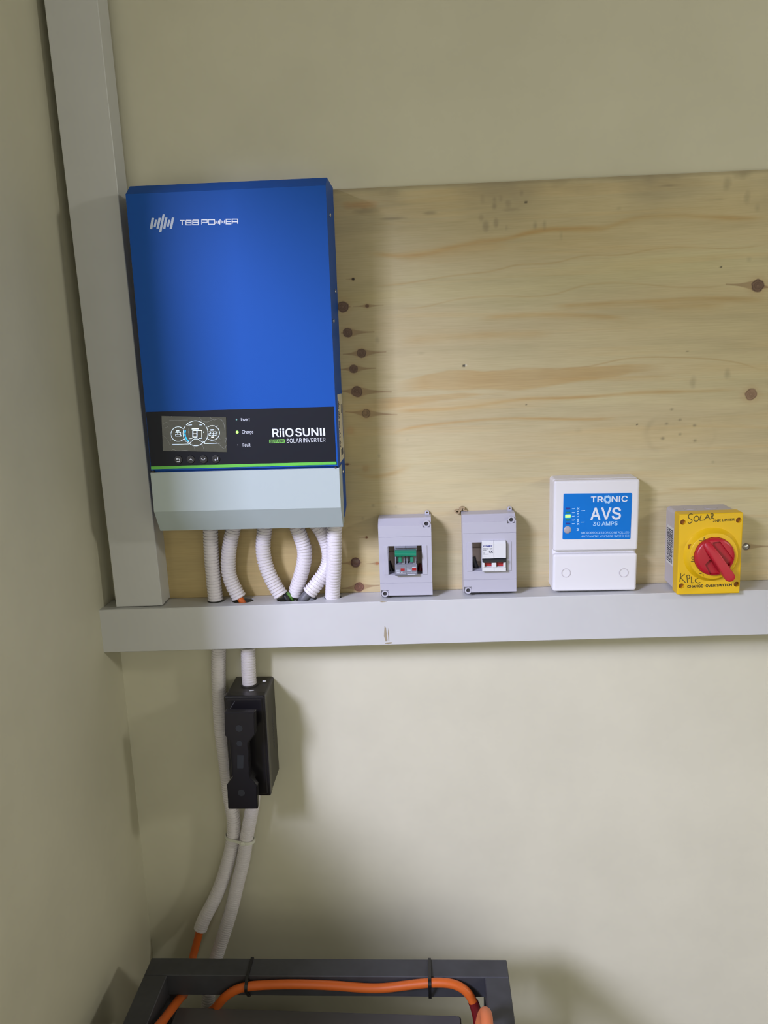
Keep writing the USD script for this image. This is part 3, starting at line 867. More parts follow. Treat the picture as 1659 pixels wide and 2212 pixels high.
conduit('long white corrugated conduit from under the black fuse box down behind the rack', [(548, 1712, .030), (546, 1735, .030), (543.8, 1750, .030), (533.4, 1805, .028), (525, 1860, .026), (513, 1909, .026), (502, 1957, .027), (487.6, 2005, .03), (472, 2053, .034), (458, 2100, .04), (450, 2160, .05), (446, 2235, .055)], pitch=0.0046, groove=0.0012)

# wires that show in the holes of the trunking
def wire(name, label, px, r, m, cat='wire', group=None, sides=14, n=40):
    p = np.array([at3(*a) if a[0] > 5 else np.array(a) for a in px])
    q, _ = spline(p, n)
    return solo(name, sweep(q, r, sides), m, label, cat, p[np.argmin(p[:, 2])], group, smooth=60)


wire('wire', 'orange wire showing in the trunking hole under the second conduit', [(512, 1284, .037), (520, 1295, .042), (527, 1306, .042)], 0.0052, 'cable_orange')
wire('wire', 'green striped wire showing in the trunking hole between two curved conduits', [(618, 1281, .038), (626, 1289, .037), (631, 1298, .036)], 0.0036, 'wire_green')
wire('wire', 'black wire beside the green wire in the trunking hole', [(613, 1283, .040), (619, 1292, .043), (624, 1301, .043)], 0.0040, 'wire_black')
wire('wire', 'thick dark grey wire in the trunking hole under the slanting conduit end', [(668, 1280, .039), (659, 1290, .042), (652, 1302, .042)], 0.0080, 'wire_grey')

# ------------------------------------------------------------------ breaker enclosures
def enclosure():
    t = thing('breaker_enclosure', 'pale grey plastic breaker enclosure holding the green-handled breaker', 'enclosure', (0.5045, -PLY, 0.006), 'small breaker enclosures on the board', tilt=None)
    x0, x1, D = 0.4623, 0.5467, 0.0553
    zt, zft, zb = at(876, 1118.5, 0.041)[1], 0.1270, 0.0117
    pr = [(PLY, 0.0068), (0.043, 0.0068), (D - 0.001, zb - 0.0006), (D, zb), (D, zft), (D - 0.001, zft + 0.0006), (0.041, zt), (PLY, zt)]
    shell = man(prx(pr, x0, x1))
    c = man(cbx(x0, x1, PLY - 0.002, D + 0.002, -0.01, 0.2, 0.0015))
    shell = shell ^ c
    wx0, wz1 = at(838.4, 1180, D)
    wx1, wz0 = at(912.3, 1240, D)
    bl0 = at(827.5, 1200, D)[0]
    bl1 = at(923.2, 1200, D)[0]
    shell = shell - man(bx(wx0, wx1, PLY + 0.004, D + 0.01, wz0, wz1))
    g1, g2 = at(876, 1160, D)[1], at(876, 1259.3, D)[1]
    for zg in (g1, g2):
        shell = shell - man(bx(x0 - 0.01, x1 + 0.01, D - 0.0008, D + 0.01, zg - 0.0004, zg + 0.0004))
    # corner recesses for the screws
    rs = []
    a = at(922, 1131.5, D); b = at(828.5, 1283, D)
    for (sx, sz), q in (((x1, zft), 0), ((x0, zb), 1)):
        X0, X1 = (x1 - 0.0135, x1 - 0.0012) if q == 0 else (x0 + 0.0012, x0 + 0.0135)
        Zc = a[1] if q == 0 else b[1]
        shell = shell - man(bx(X0, X1, D - 0.0030, D + 0.01, Zc - 0.0055, Zc + 0.0062))
        rs.append(((X0 + X1) / 2, Zc))
    part('shell', shell, 'enclosure_pvc', t, smooth=25)
    for x, z in rs:
        part('screw_boss', cut(disc(x, z, 0.0056, D - 0.0035, D - 0.0008, 24), disc(x, z, 0.0032, D - 0.0030, D, 24)), 'enclosure_pvc', t)
        part('screw_hole', disc(x, z, 0.0032, D - 0.0034, D - 0.0026, 20), 'hole_dark', t)
    part('back_plate', bx(wx0 - 0.001, wx1 + 0.001, PLY + 0.012, PLY + 0.0140, wz0 - 0.001, wz1 + 0.001), 'enclosure_inside', t, label='brownish inside of the enclosure')
    part('mounting_rail', bx(wx0 - 0.001, wx1 + 0.001, PLY + 0.0140, PLY + 0.018, (wz0 + wz1) / 2 - 0.014, (wz0 + wz1) / 2 + 0.008), 'enclosure_inside', t)
    for X0, X1 in ((bl0, wx0 - 0.0006), (wx1 + 0.0006, bl1)):
        part('blanking_strip', cbx(X0, X1, D - 0.002, D + 0.0008, wz0 - 0.0004, wz1 + 0.0004, 0.0005), 'enclosure_pvc', t)
    xt = at(922.5, 1112, 0.03)[0]
    tab = unary_union([Point(xt, zt + 0.003).buffer(0.0034), sbox(xt - 0.0034, zt - 0.001, xt + 0.0034, zt + 0.003)]).difference(Point(xt, zt + 0.003).buffer(0.0015))
    part('hanging_tab', ext(tab, PLY + 0.002, PLY + 0.006), 'enclosure_pvc', t)
    return t


enc = enclosure()
e2 = UsdGeom.Xform.Define(stage, '/World/' + numbered('/World', 'breaker_enclosure'))
dx, dz = 0.6389 - 0.5045, 0.0031
e2.AddTranslateOp().Set(Gf.Vec3d(0.5045 + dx, -PLY, 0.006 + dz + Z0))
e2.AddRotateYOp().Set(-math.degrees(0.004))
e2.GetPrim().GetReferences().AddInternalReference(enc)
e2.GetPrim().SetInstanceable(True)
keys(e2.GetPrim(), label='pale grey plastic breaker enclosure holding the white breaker with red flags', category='enclosure', group='small breaker enclosures on the board')

# green breaker
DM = 0.0635
cb = thing('circuit_breaker', 'grey two-pole circuit breaker with a wide green handle', 'breaker', (0.508, -0.03, at(876, 1243.5, DM)[1]))
gx0, gzt = at(851.6, 1182, DM)
gx1, gzb = at(901.5, 1243.4, DM)
G = lambda u, v, d=DM: at(835 + u / 18.43, 1165 + v / 18.43, d)
gm = (gx0 + gx1) / 2
zsh = G(0, 1010)[1]
zup = G(0, 420)[1]
for a, b in ((gx0, gm - 0.0002), (gm + 0.0002, gx1)):
    pr = [(0.024, gzb + 0.002), (DM - 0.001, gzb), (DM, gzb + 0.001), (DM, zsh - 0.0006), (DM - 0.001, zsh), (0.0525, zsh + 0.002), (0.0525, zup), (0.058, zup + 0.001), (0.058, gzt - 0.003), (0.055, gzt), (0.024, gzt)]
    cells = part('pole_body', prx(pr, a, b), 'breaker_grey', cb, smooth=25)
    w = b - a
    for f0, f1 in ((0.06, 0.22), (0.66, 0.94)):
        part('cheek', prx([(0.050, zsh), (DM - 0.0015, zsh), (DM - 0.003, zsh + 0.010), (0.056, zup - 0.003), (0.050, zup - 0.003)], a + w * f0 * 0.6, a + w * (f0 * 0.6 + 0.10)) if f0 < 0.5 else prx([(0.050, zsh), (DM - 0.0015, zsh), (DM - 0.003, zsh + 0.010), (0.056, zup - 0.003), (0.050, zup - 0.003)], a + w * 0.62, a + w * 0.92), 'breaker_grey', cb, smooth=20)
for u in (545, 1010):
    x, z0_ = G(u, 905)
    part('toggle_stem', cbx(x - 0.0026, x + 0.0026, 0.050, 0.066, G(u, 905)[1], G(u, 660)[1], 0.0006), 'breaker_green', cb)
hz0, hz1 = G(0, 690)[1], G(0, 440)[1]
hp = [(0.060, hz0 + 0.002), (0.066, hz0), (0.0705, hz0 + 0.0015), (0.0715, hz0 + 0.005), (0.0705, hz1 - 0.003), (0.067, hz1), (0.060, hz1 - 0.0005)]
part('handle', prx(hp, gx0 + 0.0008, gx1 - 0.0008), 'breaker_green', cb, smooth=50, label='wide green handle')
for u0, u1, v0, v1 in ((565, 715, 1155, 1250), (1020, 1180, 1130, 1240)):
    a, b = G(u0, v1), G(u1, v0)
    part('flag_window', bx(a[0], b[0], DM, DM + 0.0003, a[1], b[1]), 'flag_red', cb, label='small red flag window')
ls = [[(365, 1135), (760, 1130)], [(365, 1190), (540, 1186)], [(370, 1235), (520, 1232)], [(368, 1282), (545, 1276)], [(370, 1355), (770, 1350)], [(770, 1130), (770, 1350)], [(810, 1140), (960, 1135)], [(820, 1200), (970, 1195)], [(815, 1250), (960, 1246)], [(820, 1335), (1180, 1330)], [(575, 1310), (640, 1308)], [(1020, 1110), (1180, 1105)], [(990, 1160), (990, 1320)], [(400, 1320), (520, 1316)], [(840, 1390), (1150, 1385)]]
part('print_line', strokes([[G(*p) for p in l] for l in ls], 0.0005, DM, cap=2), 'print_white', cb, smooth=False)

# white breaker
DW = 0.0630
wb = thing('circuit_breaker', 'white two-pole circuit breaker with black handle and two red flags', 'breaker', (0.643, -0.03, at(1067, 1234.7, DW)[1]))
Q = lambda u, v, d=DW: at(1010 + u / 16.59, 1160 + v / 16.59, d)
wx0, wx1 = Q(525, 700)[0], Q(1375, 700)[0]
wzb, wzt = Q(900, 1245)[1], Q(900, 215)[1]
wm = Q(945, 500)[0]
zb1, zb0 = Q(900, 765)[1], Q(900, 1085)[1]
for a, b in ((wx0, wm - 0.0002), (wm + 0.0002, wx1)):
    pr = [(0.024, wzb + 0.001), (DW - 0.001, wzb), (DW, wzb + 0.001), (DW, zb0), (0.052, zb0 + 0.0015), (0.052, zb1 - 0.0005), (DW, zb1), (DW, wzt - 0.001), (DW - 0.004, wzt + 0.0025), (0.024, wzt + 0.0025)]
    part('pole_body', prx(pr, a, b), 'breaker_white', wb, smooth=25)
for u0, u1 in ((525, 615), (868, 1035), (1285, 1375)):
    a, b = Q(u0, 1085), Q(u1, 905)
    part('cheek', cbx(a[0], b[0], 0.050, DW + 0.0008, a[1] - 0.0008, b[1], 0.0008), 'breaker_white', wb)
for u0, u1 in ((625, 860), (1045, 1280)):
    a, b = Q(u0, 1080, 0.055), Q(u1, 905, 0.055)
    part('flag', cbx(a[0], b[0], 0.049, 0.0575, a[1], b[1] + 0.002, 0.0006), 'flag_red', wb, label='red flag under the black handle')
a, b = Q(540, 910), Q(1372, 772)
part('handle', cbx(a[0], b[0], 0.050, 0.0665, a[1], b[1], 0.0012), 'toggle_black', wb, label='black handle bar')
part('lettering', ptext('KLUMMEX', (1010 + 550 / 16.59, 1160 + 362 / 16.59), (1010 + 888 / 16.59, 1160 + 350 / 16.59), 0.0026, DW, True), 'print_blue', wb, smooth=False, label='blue maker lettering')
for g in [ptext('CDB7M-125', (1010 + 552 / 16.59, 1160 + 448 / 16.59), (1010 + 892 / 16.59, 1160 + 440 / 16.59), 0.0020, DW), ptext('100A', (1010 + 560 / 16.59, 1160 + 498 / 16.59), (1010 + 672 / 16.59, 1160 + 496 / 16.59), 0.0014, DW)]:
    part('lettering', g, 'print_dark', wb, smooth=False)
for u in (815, 888):
    ce = [[Q(*p) for p in arc(u, 530 if u < 850 else 527, 38, 60, 300, 16)]] + ([[Q(855, 527), Q(885, 527)]] if u > 850 else [])
    part('lettering', strokes(ce, 0.0007, DW), 'print_dark', wb, smooth=False)
part('print_line', strokes([[Q(*p) for p in l] for l in ([(565, 545), (640, 543)], [(565, 580), (620, 578)], [(560, 620), (760, 612)], [(565, 690), (650, 684)], [(565, 755), (680, 750)])], 0.0004, DW, cap=2), 'print_dark', wb, smooth=False)
# cables inside the enclosures
for nm, lb, u0, m_, dd in (('wire', 'black wire behind the green-handled breaker inside its enclosure', 0, 'wire_black', 0), ('wire', 'dark red wire at the right inside the same enclosure', 1, 'wire_red', 0), ('wire', 'black wire behind the white breaker inside its enclosure', 2, 'wire_black', 0)):
    if u0 == 0:
        px = [(839.5, 1212, .030), (842, 1224, .031), (848, 1238, .032)]
    elif u0 == 1:
        px = [(910, 1218, .032), (908.5, 1228, .033), (906, 1239, .034)]
    else:
        px = [(1022, 1203, .030), (1025, 1216, .031), (1031, 1232, .032)]
    wire(nm, lb, px, 0.0042, m_)
# curl of torn wood fibre stuck at the corner of the second enclosure
bl = [[(983, 1105.5), (988, 1102.5), (993, 1104), (994.5, 1098.5), (998, 1096.6), (1003, 1097.3), (1001.5, 1101.5), (1003, 1103.2), (1008, 1103.6)], [(983, 1105.5), (986.5, 1109), (991, 1109.5), (993, 1104)], [(995, 1103), (998, 1099.5)]]
solo('wood_shaving', strokes([pts(l, 0.020) for l in bl], 0.0022, PLY, 0.006), 'wood_shaving', 'curl of torn brown fibre at the top left corner of the second enclosure', 'debris', (*at3(995, 1104, PLY)[:2], at(995, 1109, PLY)[1]))

# ------------------------------------------------------------------ automatic voltage switcher
AD = 0.0558
avs = thing('voltage_switcher', 'white plastic voltage switcher box with a bright blue label', 'voltage switcher', (0.8056, -PLY, 0.0128), tilt=(-0.0044, 0.75, 0.1))
A5 = lambda u, v, d=AD: at(1150 + u / 3.259, 1000 + v / 3.259, d)
ax0, ax1 = 0.7390, 0.8715
azt, azm = 0.1930, A5(450, 619)[1]
part('base', rbx(ax0, ax1, PLY, 0.046, 0.0125, azt + 0.001, 0.005), 'avs_white', avs, smooth=40)
part('upper_cover', rbx(ax0, ax1, 0.0440, AD, azm, azt, 0.0045), 'avs_white', avs, smooth=40)
bxr = A5(737, 700)[0]
part('lower_cover', rbx(ax0, bxr + 0.0008, 0.0440, AD - 0.0002, 0.0128, A5(450, 640)[1], 0.0045), 'avs_white', avs, smooth=40)
for u, v in ((238, 774), (645, 771)):
    x, z = A5(u, v)
    part('screw_cap', cut(lathe(x, z, [(0, AD + 0.0006), (0.0050, AD + 0.0006), (0.0062, AD), (0.0070, AD - 0.0008)], 32)), 'avs_white', avs, smooth=40)
    part('cap_ring', cut(disc(x, z, 0.0074, AD - 0.001, AD + 0.0003, 32), disc(x, z, 0.0064, AD - 0.003, AD + 0.003, 32)), 'switch_grey', avs)
L7 = 9.217
K = lambda u, v, d=AD: at(1200 + u / L7, 1050 + v / L7, d)
lab = Polygon([K(157, 150), K(1520, 130), K(1490, 1045), K(138, 1060)]).buffer(-0.0018).buffer(0.0018)
lb = part('label_plate', ext(lab, AD, AD + 0.0005), 'avs_blue', avs, smooth=False, label='bright blue printed label')
DA = AD + 0.0005
tpx = lambda u, v: (1200 + u / L7, 1050 + v / L7)
for g in [ptext('T', tpx(700, 318), tpx(808, 315), 0.0088, DA, True), ptext('R', tpx(828, 315), tpx(942, 312), 0.0088, DA, True), ptext('NIC', tpx(1115, 308), tpx(1432, 300), 0.0088, DA, True)]:
    part('lettering', g, 'print_white', lb, smooth=False, label='bold white lettering beside the sunburst')
sun = [[K(*p) for p in arc(1032, 260, 58, 0, 360, 40)]] + [[K(1032 + r0 * math.cos(a), 260 + r0 * math.sin(a)) for r0 in (46, 76)] for a in np.linspace(0, 2 * math.pi, 19)[:-1]]
part('sun_emblem', strokes(sun, 0.0014, DA), 'print_pale', lb, smooth=False, label='pale sunburst ring')
for ch, ua, ub in (('A', 692, 893), ('V', 905, 1105), ('S', 1118, 1300)):
    v0 = lambda u: 662 - 12 * (u - 692) / 608
    part('letter', ptext(ch, tpx(ua, v0(ua)), tpx(ub, v0(ub)), 0.0182, DA, True), 'print_white', lb, smooth=False, label='large white letter ' + ch)
part('lettering', ptext('30', tpx(742, 786), tpx(885, 782.5), 0.0061, DA, True), 'print_pale', lb, smooth=False)
part('lettering', ptext('AMPS', tpx(915, 782), tpx(1235, 774), 0.0061, DA, True), 'print_pale', lb, smooth=False)
for g in [ptext('MICROPROCESSOR CONTROLLED', tpx(515, 950), tpx(1462, 935), 0.0033, DA), ptext('AUTOMATIC VOLTAGE SWITCHER', tpx(515, 1020), tpx(1465, 1005), 0.0033, DA)]:
    part('lettering', g, 'print_pale', lb, smooth=False)
for v, mname, k in ((445, 'print_blue', 0.5), (525, 'breaker_green', 0.5), (597, 'lamp_green', 1.0), (670, 'breaker_green', 0.5), (745, 'print_blue', 0.5)):
    x, z = K(243, v)
    part('indicator_lamp', rbx(x - 0.0042 * (0.6 + 0.4 * k), x + 0.0042 * (0.6 + 0.4 * k), AD, DA + 0.0006, z - 0.0022 * k - 0.0002, z + 0.0022 * k + 0.0002, 0.0004), mname, lb, label='glowing green lamp' if k == 1.0 else None)
x, z = K(237, 870)
part('push_button', lathe(x, z, [(0, DA + 0.0016), (0.0042, DA + 0.0014), (0.0056, DA + 0.0006), (0.0060, DA)], 28), 'avs_button', lb, label='grey round push button')
sm = []
for v in (448, 525, 600, 674, 745):
    sm += [[K(330, v + 5), K(375, v - 5)], [K(330, v - 3), K(360, v + 6)]]
for v in (448, 750):
    sm += [[K(430, v - 18), K(465, v + 18)], [K(465, v - 18), K(430, v + 18)]]
sm += [[K(430, 600), K(440, 612), K(460, 590)]]
for v in (495, 540, 650, 690):
    sm += [[K(432, v), K(460, v - 4)], [K(432, v + 14), K(460, v + 10)]]
sm += [[K(425, 840), K(455, 850), K(425, 885), K(455, 880)], [K(512, 488), K(582, 482)], [K(508, 718), K(570, 712)]]
part('print_line', strokes(sm, 0.0009, DA), 'print_pale', lb, smooth=False)

# ------------------------------------------------------------------ changeover switch
SD = 0.0813
S1 = lambda u, v, d=SD: at(1400 + u / 6.143, 1060 + v / 6.143, d)
sw = thing('changeover_switch', 'yellow and grey changeover switch box with a red rotary knob', 'switch', (0.9737, -PLY, 0.0123), tilt=(0.0085, 0.97, 0.08))
sx0, sx1, sz0, sz1 = 0.9262, 1.0220, 0.0123, 0.1408
part('base', rbx(sx0 + 0.0006, sx1 - 0.0006, PLY, 0.062, sz0 + 0.0008, sz1 - 0.0008, 0.006), 'switch_grey', sw, smooth=40, label='light grey box')
part('cover', cut(rbx(sx0, sx1, 0.0575, SD, sz0, sz1, 0.0022), *[disc(*S1(u, v), 0.0042, SD - 0.010, SD + 0.01, 24) for u, v in ((467, 415), (1207, 395), (440, 1262), (1170, 1245))]), 'switch_yellow', sw, smooth=40, label='yellow front cover')
for u, v in ((467, 415), (1207, 395), (440, 1262), (1170, 1245)):
    x, z = S1(u, v)
    part('screw', disc(x, z, 0.0041, SD - 0.0098, SD - 0.0055, 20), 'switch_rust', sw, label='sunken rust-coloured screw')
kx, kz = S1(840, 846)
part('boss', lathe(kx, kz, [(0.030, SD + 0.0105), (0.0355, SD + 0.0105), (0.0365, SD + 0.0098), (0.0385, SD + 0.0040), (0.0418, SD + 0.0008), (0.0432, SD - 0.001)], 72), 'switch_yellow', sw, smooth=40, label='round yellow boss under the knob')
part('boss_face', disc(kx, kz, 0.0305, SD, SD + 0.0095, 64), 'switch_pocket', sw)
# knob: raised disc, a long bar across it and a pocket on either side of the bar
dA = np.array([0.0300, -0.0455]); dA /= np.linalg.norm(dA)
dN = np.array([-dA[1], dA[0]])
kc = np.array([kx, kz])


def loc(a, b):
    return kc + dA * a + dN * b


def bar(pairs, d0, d1):
    return ext(Polygon([loc(*p) for p in pairs]).buffer(0), d0, d1)


kb = lathe(kx, kz, [(0, SD + 0.0185), (0.0250, SD + 0.0180), (0.0282, SD + 0.0168), (0.0295, SD + 0.0145), (0.0297, SD + 0.0085), (0, SD + 0.0085)], 72)
pk1 = man(ext(Polygon([loc(-0.020, 0.0095), loc(0.022, 0.0085), loc(0.018, 0.0185), loc(-0.016, 0.0165)]).buffer(0.002), SD + 0.0120, SD + 0.03))
pk2 = man(ext(Polygon([loc(0.000, -0.0095), loc(0.024, -0.0085), loc(0.018, -0.0185), loc(0.002, -0.0170)]).buffer(0.002), SD + 0.0120, SD + 0.03))
kb = man(kb) - pk1 - pk2
part('knob', kb, 'switch_red', sw, smooth=40, label='round red knob')
tops = []
for a, r_, dd in ((-0.022, 0.0055, 0.0200), (0.000, 0.0062, 0.0290), (0.034, 0.0066, 0.0300)):
    c = loc(a, 0)
    for th in np.linspace(0, 2 * np.pi, 20, endpoint=False):
        tops.append((c[0] + r_ * math.cos(th), -(SD + dd), c[1] + r_ * math.sin(th)))
        tops.append((c[0] + (r_ + 0.0010) * math.cos(th), -(SD + dd - 0.0016), c[1] + (r_ + 0.0010) * math.sin(th)))
for a, r_, dd in ((-0.021, 0.0075, 0.0150), (0.016, 0.0085, 0.0150), (0.036, 0.0072, 0.0225)):
    c = loc(a, 0)
    for th in np.linspace(0, 2 * np.pi, 20, endpoint=False):
        tops.append((c[0] + r_ * math.cos(th), -(SD + dd), c[1] + r_ * math.sin(th)))
part('knob_bar', hull(tops), 'switch_red', sw, smooth=35, label='long red bar of the knob')


def ink(lines, w=0.0012, d=SD, name='handwriting', label=None):
    part(name, strokes([smoothline([S1(*p, d) for p in l], 24) if len(l) > 2 else [S1(*p, d) for p in l] for l in lines], w, d, 0.0002), 'ink', sw, smooth=False, label=label)


ink([[(592, 310), (545, 322), (545, 360), (585, 385), (575, 420), (535, 422)],
     [(650, 335), (618, 352), (620, 398), (652, 402), (675, 375), (665, 340), (640, 334)],
     [(708, 330), (694, 392), (695, 396)], [(695, 394), (745, 388)],
     [(748, 390), (775, 350), (792, 315)], [(792, 315), (805, 345), (826, 378)], [(765, 362), (810, 352)],
     [(838, 312), (840, 345), (842, 372)], [(838, 312), (862, 305), (868, 325), (845, 342)], [(845, 342), (862, 362), (880, 374)]], label='handwritten word SOLAR')
ink([[(430, 1098), (425, 1150), (418, 1202)], [(480, 1105), (450, 1130), (425, 1155)], [(428, 1152), (455, 1180), (490, 1214)],
     [(510, 1125), (515, 1165), (518, 1215)], [(510, 1128), (545, 1125), (548, 1150), (515, 1168)],
     [(570, 1140), (572, 1180), (570, 1222)], [(570, 1222), (600, 1218)],
     [(690, 1165), (650, 1165), (620, 1190), (640, 1218), (685, 1215)]], label='handwritten four-letter word near the bottom')
spx = lambda u, v: (1400 + u / 6.143, 1060 + v / 6.143)
part('lettering', ptext('2NR LINIER', spx(862, 416), spx(1150, 398), 0.0036, SD, True), 'ink', sw, smooth=False)
part('lettering', ptext('CHANGE-OVER SWITCH', spx(515, 1286), spx(1105, 1268), 0.0040, SD, True), 'print_black', sw, smooth=False, label='black lettering CHANGE-OVER SWITCH')
DB = SD + 0.0105
zb_ = lambda l: [S1(*p, DB) for p in l]
part('position_mark', strokes([zb_([(732, 625), (735, 655)]), zb_([(748, 620), (751, 652)]), zb_([(685, 660), (722, 662)])], 0.0009, DB), 'ink', sw, smooth=False)
part('position_mark', strokes([zb_(arc(592, 892, 16, 0, 360, 20)), zb_([(570, 935), (610, 932)])], 0.0009, DB), 'ink', sw, smooth=False)
part('position_mark', strokes([zb_([(680, 1100), (705, 1102)]), zb_([(725, 1105), (727, 1130)])], 0.0009, DB), 'ink', sw, smooth=False)
part('lock_slot', ext(Polygon([S1(545, 720, SD + 0.006), S1(580, 712, SD + 0.006), S1(572, 775, SD + 0.006), S1(540, 770, SD + 0.006)]).buffer(0.0005), SD + 0.004, SD + 0.0062), 'switch_rust', sw)
# printed sticker on the left side, embossed knock-outs on the top
zq0, zq1 = side(1440, 1213, sx0)[1], side(1442, 1132, sx0)[1]
st = part('sticker', bx(sx0 + 0.0003, sx0 + 0.0008, 0.020, 0.052, zq0, zq1), 'breaker_white', sw, label='white sticker with bar code')
bars = []
zc = zq0 + 0.004
while zc < zq1 - 0.004:
    h = 0.0006 + 0.0014 * rng.random()
    bars.append(bx(sx0 + 0.0001, sx0 + 0.0005, 0.022, 0.050, zc, zc + h))
    zc += h + 0.0006 + 0.0010 * rng.random()
part('bar_code', bars, 'print_dark', st, smooth=False)
for k in range(2):
    xc = sx0 + 0.030 + 0.032 * k
    kk = trimesh.creation.cylinder(0.0095, 0.0008, sections=28)
    kk.apply_translation((xc, -0.036, sz1 - 0.0006))
    part('knockout', kk, 'switch_grey', sw)
# screw head in the board at the right of the switch
hx, hz = at(1611, 1181, PLY)
solo('screw', lathe(hx, hz, [(0, PLY + 0.0022), (0.0028, PLY + 0.0018), (0.0046, PLY + 0.0004), (0.0046, PLY)], 24), 'steel', 'steel screw head in the knot right of the changeover switch', 'screw', (hx, -PLY, hz - 0.0046))

# ------------------------------------------------------------------ black fuse switch
fs = thing('fuse_switch', 'black plastic fuse box with a dumbbell-shaped pull handle', 'fuse box', (0.2327, 0.0, -0.3288), tilt=(-0.0065, 0.2, -0.2))
fx0, fx1, fd, fz0, fz1 = 0.1982, 0.2672, 0.0844, -0.1476, -0.3288
part('body', rbx(fx0 + 0.001, fx1 - 0.0005, 0.0, 0.070, fz1 + 0.001, fz0 - 0.001, 0.004), 'fuse_side', fs, smooth=40)
part('lid', rbx(fx0, fx1, 0.0665, fd - 0.002, fz1, fz0, 0.0035), 'fuse_black', fs, smooth=40)
part('lid_face', cbx(fx0 + 0.0045, fx1 - 0.0045, fd - 0.004, fd, fz1 + 0.0045, fz0 - 0.0045, 0.0016), 'fuse_black', fs)
U = lambda u, v, d: at(430 + u / 5.673, 1390 + v / 5.673, d)
HD = 0.1130
hp = [(305, 845), (680, 838), (690, 1110), (605, 1222), (630, 1640), (715, 1747), (725, 2030), (362, 2035), (345, 1735), (413, 1640), (402, 1218), (315, 1132)]
hpoly = Polygon([U(u, v, HD) for u, v in hp])
hp_r = hpoly.buffer(-0.0018).buffer(0.0018)
part('handle_stem', ext(affinity.scale(hpoly.buffer(-0.006), 0.9, 0.93), fd - 0.001, HD - 0.010), 'fuse_black', fs)
part('handle', [ext(hp_r, HD - 0.012, HD - 0.0018), ext(hp_r.buffer(-0.0009), HD - 0.0019, HD - 0.0007), ext(hp_r.buffer(-0.0018), HD - 0.0008, HD)], 'fuse_black', fs, smooth=40, label='glossy black dumbbell-shaped handle')
for u, v, r in ((490, 1040, 0.0058), (495, 1225, 0.0048), (524, 1830, 0.0058)):
    x, z = U(u, v, HD)
    part('plug', disc(x, z, r, HD, HD + 0.0003, 28), 'fuse_plug', fs, label='dull round plug in the handle')
slot = Polygon([U(470, 1365, HD), U(550, 1365, HD), U(545, 1530, HD), U(470, 1530, HD)]).buffer(-0.001).buffer(0.001)
part('slot', ext(slot, HD, HD + 0.00025), 'fuse_plug', fs)
sdl = []
for k in range(11):
    z = -0.205 - 0.0058 * k
    sdl += [bx(fx1 - 0.0007, fx1 - 0.0002, 0.026 + 0.002 * (k % 2), 0.034, z - 0.0036, z - 0.0028), bx(fx1 - 0.0007, fx1 - 0.0002, 0.026, 0.027 + 0.001 * (k % 3), z - 0.0036, z)]
part('lettering', sdl, 'wire_grey', fs, smooth=False, label='raised maker lettering on the right side')
# scrap bits lying on the lid
sx, sz = at(569, 1474, 0.02)
part('gland', lathe(0, 0, [(0.0, 0.0), (0.0150, 0.0), (0.0150, 0.003), (0.0, 0.003)], 32).apply_transform(trimesh.transformations.rotation_matrix(math.pi / 2, [1, 0, 0])).apply_translation((at(539, 1480, 0.034)[0], -0.034, fz0 + 0.0012)), 'fuse_side', fs)
def scratch(name, a, b, m, lab):
    part(name, strokes([[a, b]], 0.0008, fd - 0.0001, 0.0003), m, fs, smooth=False, label=lab)


scratch('scratch', U(435, 705, fd), U(378, 805, fd), 'wire_grey', 'pale scratch on the lid')
bit = trimesh.creation.box((0.0075, 0.0012, 0.0008)); bit.apply_transform(trimesh.transformations.rotation_matrix(0.3, [0, 0, 1]))
bx_, _ = at(544, 1491, 0.06)
bit.apply_translation((bx_, -0.062, fz0 + 0.0006))
solo('plastic_scrap', bit, 'breaker_white', 'thin white scrap lying on top of the black fuse box in front of the conduit', 'scrap', (bx_, -0.062, fz0 + 0.0002))
bit = trimesh.creation.icosphere(1, 0.0022); bit.apply_scale((1.6, 0.9, 0.8))
bx2, _ = at(570, 1474, 0.03)
bit.apply_translation((bx2, -0.026, fz0 + 0.0014))
solo('plastic_scrap', bit, 'breaker_white', 'small white crumb lying on top of the black fuse box behind the conduit', 'scrap', (bx2, -0.026, fz0))

# ------------------------------------------------------------------ battery rack, battery, cables
rk = thing('battery_rack', 'dark grey steel battery rack standing in the lower left corner', 'rack', (0.36, -0.45, FLOOR))
RX0, RX1, RD0, RD1, RZ, RW = 0.069, 0.6514, 0.1714, 0.76, -0.5677, 0.0375
part('rear_rail', cbx(RX0, RX1, RD0, RD0 + RW, RZ - RW, RZ, 0.0012), 'rack_steel', rk)
part('front_rail', cbx(RX0, RX1, RD1 - RW, RD1, RZ - RW, RZ, 0.0012), 'rack_steel', rk)
for X in (RX0, RX1 - RW):
    part('side_rail', cbx(X, X + RW, RD0 + RW, RD1 - RW, RZ - RW, RZ, 0.0012), 'rack_steel', rk)
    part('lower_rail', cbx(X, X + RW, RD0 + RW, RD1 - RW, FLOOR + 0.06, FLOOR + 0.06 + RW, 0.0012), 'rack_steel', rk)
    for D in (RD0, RD1 - RW):
        part('leg', cbx(X, X + RW, D, D + RW, FLOOR, RZ - RW, 0.0012), 'rack_steel', rk)
part('shelf', bx(RX0 + 0.002, RX1 - 0.002, RD0 + 0.002, RD1 - 0.002, FLOOR + 0.0975, FLOOR + 0.1), 'rack_steel', rk)
ba = thing('battery', 'dark grey battery case inside the steel rack', 'battery', (0.343, -0.45, FLOOR + 0.1))
BT = -0.628
bpoly = [(0.117, 0.207 + 0.0), (0.575, 0.2195), (0.575, 0.70), (0.117, 0.70)]
part('case', prz(Polygon(bpoly).buffer(-0.004).buffer(0.004).exterior.coords[:-1], FLOOR + 0.1, BT - 0.012), 'battery_dark', ba, smooth=40)
